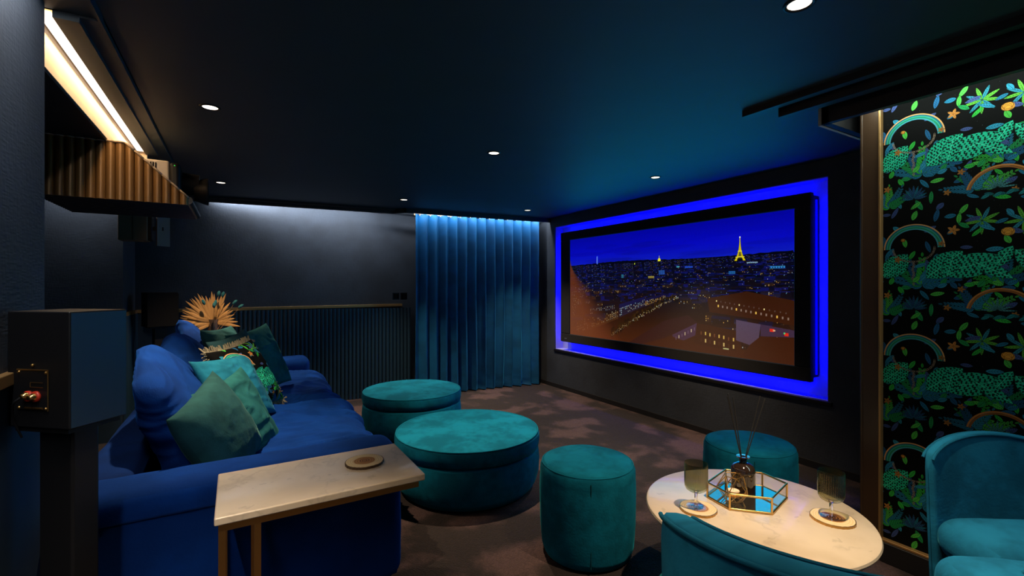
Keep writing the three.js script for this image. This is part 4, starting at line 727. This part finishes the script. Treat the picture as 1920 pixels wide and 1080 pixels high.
// ---------------------------------------------------------------- round marble table and what stands on it
const TC = [1.745, 1.083], TY = 0.43;
{
  const t = thing('round_table', 'round cream marble coffee table on a brass drum frame', 'table', V(TC[0], 0, TC[1]));
  const g = lathe([[0, TY - 0.022], [0.392, TY - 0.022], [0.399, TY - 0.018], [0.402, TY - 0.011], [0.399, TY - 0.004], [0.392, TY], [0, TY]], 128); const q = metric(g.toNonIndexed()); q.computeVertexNormals();
  mesh('marble_top', toCreasedNormals(q, 0.6), M.marble, t, 'polished cream marble disc with grey veins');
  mesh('ring', new THREE.TorusGeometry(0.372, 0.010, 8, 96).rotateX(Math.PI / 2).translate(0, TY - 0.034, 0), M.brass, t); mesh('floor_ring', new THREE.TorusGeometry(0.372, 0.009, 8, 96).rotateX(Math.PI / 2).translate(0, 0.009, 0), M.brass, t);
  for (const a of [0.15, 0.78, 1.57 + 0.15, 2.5, 3.3, 4.1, 4.9, 5.6]) { if ([2.5, 4.1, 5.6].includes(a)) continue; mesh('leg', new THREE.BoxGeometry(0.018, TY - 0.05, 0.018).rotateY(-a).translate(0.372 * Math.sin(a), (TY - 0.05) / 2 + 0.012, -0.372 * Math.cos(a)), M.brass, t); }
}
coaster(1.552, TY, 1.185, 0.068, 'gilt edged agate coaster under the glass beside the hexagonal tray', 4.1, true);
coaster(1.918, TY, 0.878, 0.072, 'gilt edged agate coaster under the glass on the open side of the table', 5.7, true);
function goblet(x, d, label) {
  const t = thing('wine_glass', label, 'glass', V(x, TY + 0.0092, d));
  const rib = (pts) => { const g = lathe(pts, 160), p = g.attributes.position; for (let i = 0; i < p.count; i++) { const a = Math.atan2(p.getZ(i), p.getX(i)), r = Math.hypot(p.getX(i), p.getZ(i)); if (r > 0.03 && p.getY(i) < 0.168) { const k = 1 + 0.022 * Math.cos(a * 40); p.setX(i, p.getX(i) * k); p.setZ(i, p.getZ(i) * k); } } g.computeVertexNormals(); return g; };
  mesh('bowl', rib([[0.004, 0.060], [0.024, 0.062], [0.036, 0.070], [0.0415, 0.082], [0.0428, 0.10], [0.0428, 0.14], [0.0428, 0.165], [0.0428, 0.172], [0.0412, 0.172], [0.0410, 0.14], [0.0408, 0.10], [0.039, 0.084], [0.030, 0.073], [0.004, 0.068]]), M.smoke, t, 'smoky olive ribbed bowl');
  mesh('stem', lathe([[0.0055, 0.006], [0.0055, 0.03], [0.006, 0.05], [0.009, 0.061]], 24), M.solidGlass, t);
  mesh('foot', lathe([[0, 0], [0.036, 0], [0.0365, 0.002], [0.02, 0.004], [0.006, 0.008]], 48), M.clear, t, 'clear round foot');
}
goblet(1.548, 1.192, 'smoky ribbed stem glass beside the hexagonal tray'); goblet(1.912, 0.880, 'smoky ribbed stem glass on the open side of the marble table');
{
  const C = [1.81, 1.147], H = 0.062, y0 = TY;
  const pts = [[1.675, 1.235], [1.655, 1.12], [1.758, 1.014], [1.945, 1.06], [1.965, 1.175], [1.862, 1.28]].map(([x, d]) => new THREE.Vector3(x - C[0], 0, -(d - C[1])));
  const t = thing('hexagonal_tray', 'hexagonal mirror based brass tray on the round marble table', 'tray', V(C[0], y0, C[1]));
  const s = new THREE.Shape(); pts.forEach((p, i) => i ? s.lineTo(p.x, -p.z) : s.moveTo(p.x, -p.z)); const base = new THREE.ExtrudeGeometry(s, { depth: 0.004, bevelEnabled: false }); base.rotateX(-Math.PI / 2); base.translate(0, 0.003, 0);
  mesh('mirror_base', base, M.mirror, t, 'mirror glass floor');
  pts.forEach((p, i) => {
    const n = pts[(i + 1) % 6], u = (v, y) => new THREE.Vector3(v.x, y, v.z);
    mesh('frame_bar', bar(u(p, 0.005), u(n, 0.005), 0.0045, 8), M.brassBright, t); mesh('frame_bar', bar(u(p, H), u(n, H), 0.004, 8), M.brassBright, t); mesh('frame_bar', bar(u(p, 0.0), u(p, H + 0.003), 0.0042, 8), M.brassBright, t);
    const side = new THREE.BufferGeometry().setFromPoints([u(p, 0.008), u(n, 0.008), u(n, H - 0.003), u(p, 0.008), u(n, H - 0.003), u(p, H - 0.003)]); side.computeVertexNormals(); side.setAttribute('uv', new THREE.Float32BufferAttribute(new Array(12).fill(0), 2)); mesh('glass_side', side, M.clear, t, 'clear glass side');
  });
  // wire candle holder
  const hx = 1.735, hd = 1.158, hy = y0 + 0.007, w = thing('candle_holder', 'faceted gold wire candle holder standing in the tray', 'candle holder', V(hx, hy, hd), 0.3);
  const ring = (n, r, y, o) => [...Array(n)].map((_, i) => new THREE.Vector3(r * Math.cos(i / n * 6.2832 + o), y, r * Math.sin(i / n * 6.2832 + o)));
  const a = ring(5, 0.034, 0.002, 0), b = ring(5, 0.062, 0.045, 0.63), c = ring(5, 0.036, 0.098, 0), wires = [];
  for (let i = 0; i < 5; i++) { const j = (i + 1) % 5; for (const [p, q] of [[a[i], a[j]], [a[i], b[i]], [a[j], b[i]], [b[i], c[i]], [b[i], c[j]], [c[i], c[j]], [b[i], b[j]]]) wires.push(bar(p, q, 0.0018, 6)); }
  mesh('wire_frame', wires, M.brass, w); mesh('pan', new THREE.CylinderGeometry(0.03, 0.03, 0.002, 32).translate(0, 0.022, 0), M.brass, w); for (let i = 0; i < 5; i++) mesh('pan_strut', bar(new THREE.Vector3(0, 0.021, 0), a[i].clone().lerp(b[i], 0.42), 0.0014, 5), M.brass, w);
  const k = thing('tea_light', 'cream tea light in the gold wire holder', 'candle', V(hx, hy + 0.023, hd)); mesh('cup', lathe([[0, 0], [0.0235, 0], [0.0245, 0.014], [0.0235, 0.014], [0.0225, 0.011]], 32), M.brassBright, k); mesh('wax', new THREE.CylinderGeometry(0.0228, 0.0228, 0.014, 32).translate(0, 0.0085, 0), M.wax, k); mesh('wick', new THREE.CylinderGeometry(0.0008, 0.0008, 0.009, 6).translate(0, 0.02, 0), M.blackMatte, k);
  // reed diffuser
  const bx = 1.815, bd = 1.168, v = thing('diffuser_bottle', 'round dark brown glass diffuser bottle standing in the tray', 'bottle', V(bx, y0 + 0.007, bd));
  mesh('bottle_body', lathe([[0, 0], [0.042, 0], [0.0465, 0.005], [0.0465, 0.098], [0.045, 0.110], [0.038, 0.122], [0.024, 0.130], [0.0145, 0.134], [0, 0.134]], 64), M.darkGlass, v); mesh('neck', lathe([[0.0145, 0.132], [0.0145, 0.152], [0.010, 0.152], [0.010, 0.132]], 32), M.darkGlass, v); mesh('lip', lathe([[0.010, 0.153], [0.0255, 0.155], [0.026, 0.159], [0.010, 0.158]], 40), M.darkGlass, v, 'flared glossy lip');
  for (const [dx, dz, L] of [[-0.24, 0.02, 0.345], [-0.20, 0.06, 0.34], [-0.17, -0.04, 0.35], [0.24, 0.0, 0.345], [0.27, 0.05, 0.34]]) { const e = new THREE.Vector3(dx * 0.86, 0, dx * 0.51).add(new THREE.Vector3(0, 1, dz)).normalize(); const rd = mesh('diffuser_reed', bar(new THREE.Vector3(0, 0, 0).addScaledVector(e, 0.02), e.clone().multiplyScalar(L - 0.04), 0.0021, 6), M.reed); rd.position.copy(V(bx, y0 + 0.12, bd)); tag(rd, 'thin black reed standing in the dark diffuser bottle', 'reed', 'reeds of the diffuser'); }
}

// ---------------------------------------------------------------- tub chairs
// seat faces +z; the back wraps round from -wrap to +wrap
function tubChair(label, x, d, yaw, o) {
  const t = thing('tub_chair', label, 'chair', V(x, 0, d), yaw), r = o.r ?? 0.285, th = o.th ?? 0.075, wrap = o.wrap ?? 1.75, zc = o.zc ?? 0, NU = 90, NP = 28, sw = o.seatW ?? 2 * r - 0.04, bk = r - zc;
  const topY = a => o.low + (o.high - o.low) * Math.pow(Math.cos(Math.min(1, Math.abs(a) / wrap) * Math.PI / 2), o.pw ?? 0.9);
  const g = gridGeo(NP, NU, (p, q) => {
    const a = (2 * q - 1) * wrap, e = Math.min(1, Math.min(q, 1 - q) / 0.035), s = Math.sqrt(Math.max(0, 1 - (1 - e) * (1 - e))), y1 = topY(a) - 0.03 * (1 - s), y0 = o.bottom + 0.02 * (1 - s);
    const ph = p * 2 * Math.PI, cs = Math.cos(ph), sn = Math.sin(ph), pw = v => Math.sign(v) * Math.pow(Math.abs(v), 0.35);
    const yy = (y0 + y1) / 2 + (y1 - y0) / 2 * pw(sn), rr = r + th / 2 * pw(cs) * Math.max(0.04, s) + 0.035 * (yy - y0);
    return [rr * Math.sin(a), yy, zc - rr * Math.cos(a), a * r, yy];
  });
  mesh('backrest', weld(g), M.tealChair, t);
  const pipe = sgn => { const c = []; for (let i = 0; i <= 60; i++) { const a = (i / 30 - 1) * wrap * 0.985, y = topY(a) - 0.008, rr = r + sgn * th * 0.47 + 0.035 * (y - o.bottom); c.push(new THREE.Vector3(rr * Math.sin(a), y, zc - rr * Math.cos(a))); } return new THREE.TubeGeometry(new THREE.CatmullRomCurve3(c), 120, 0.0055, 6); };
  mesh('piping', pipe(1), M.tealChair, t); mesh('piping', pipe(-1), M.tealChair, t);
  const sf = o.front ?? 0.24, sg = softBox(sw, o.seatH, bk + sf - 0.03, 0.07, [36, 14, 36], (p, n, H) => 0.02 * Math.max(0, n.y) * (1 - (p.x / H[0]) ** 2) * (1 - (p.z / H[2]) ** 2) + 0.003 * IN.noise(p.x * 9, p.y * 9, p.z * 9));
  const pp = sg.attributes.position; for (let i = 0; i < pp.count; i++) { const z = pp.getZ(i), H = (bk + sf) / 2; if (z < 0 && !o.zc) pp.setX(i, pp.getX(i) * Math.sqrt(Math.max(0.05, 1 - 0.72 * (z / H) ** 2))); }
  mesh('seat', weld(sg).translate(0, o.seatY - o.seatH / 2, (sf - bk) / 2 + 0.02), M.tealChair, t);
  mesh('seat_frame', new RoundedBoxGeometry(sw - 0.06, 0.03, bk + sf - 0.12, 2, 0.01).translate(0, o.seatY - o.seatH - 0.012, (sf - bk) / 2 + 0.02), M.brass, t);
  for (const [a, b] of [[-1, -1], [1, -1], [-1, 1], [1, 1]]) { const px = a * (sw / 2 - 0.055), pz = b > 0 ? sf - 0.07 : -bk + 0.10, h = o.seatY - o.seatH - 0.02; mesh('leg', bar(new THREE.Vector3(px * 1.08, 0, pz * 1.08), new THREE.Vector3(px, h, pz), 0.009, 10, 0.014), M.brass, t); }
}
const chairDir = (fx, fd) => Math.atan2(fx, -fd);       // yaw that turns +z towards (fx, fd)
tubChair('teal velvet tub chair seen from behind, drawn up to the round marble table', 1.075, 0.525, chairDir(0.874, 0.486), { low: 0.73, high: 0.835, bottom: 0.24, seatY: 0.42, seatH: 0.14, front: 0.15, wrap: 1.5, r: 0.265, pw: 0.5 });
tubChair('teal velvet chair with a broad rounded back standing before the jungle wallpaper', 2.298, 0.394, chairDir(-0.6, -0.8), { low: 0.655, high: 0.755, bottom: 0.18, seatY: 0.465, seatH: 0.15, front: 0.11, wrap: 0.42, r: 0.60, zc: 0.38, th: 0.034, seatW: 0.50, pw: 0.5 });
tubChair('brightly lit pale teal velvet chair beside the tub chair at the marble table', 1.872, 0.265, chairDir(0.71, 0.70), { low: 0.62, high: 0.70, bottom: 0.22, seatY: 0.50, seatH: 0.18, front: 0.20, wrap: 0.42, r: 0.60, zc: 0.38, th: 0.06, seatW: 0.50, pw: 0.5 });

scene.traverse(o => { if (o.isMesh) { o.castShadow = o.receiveShadow = true; } });
renderer.render(scene, camera);
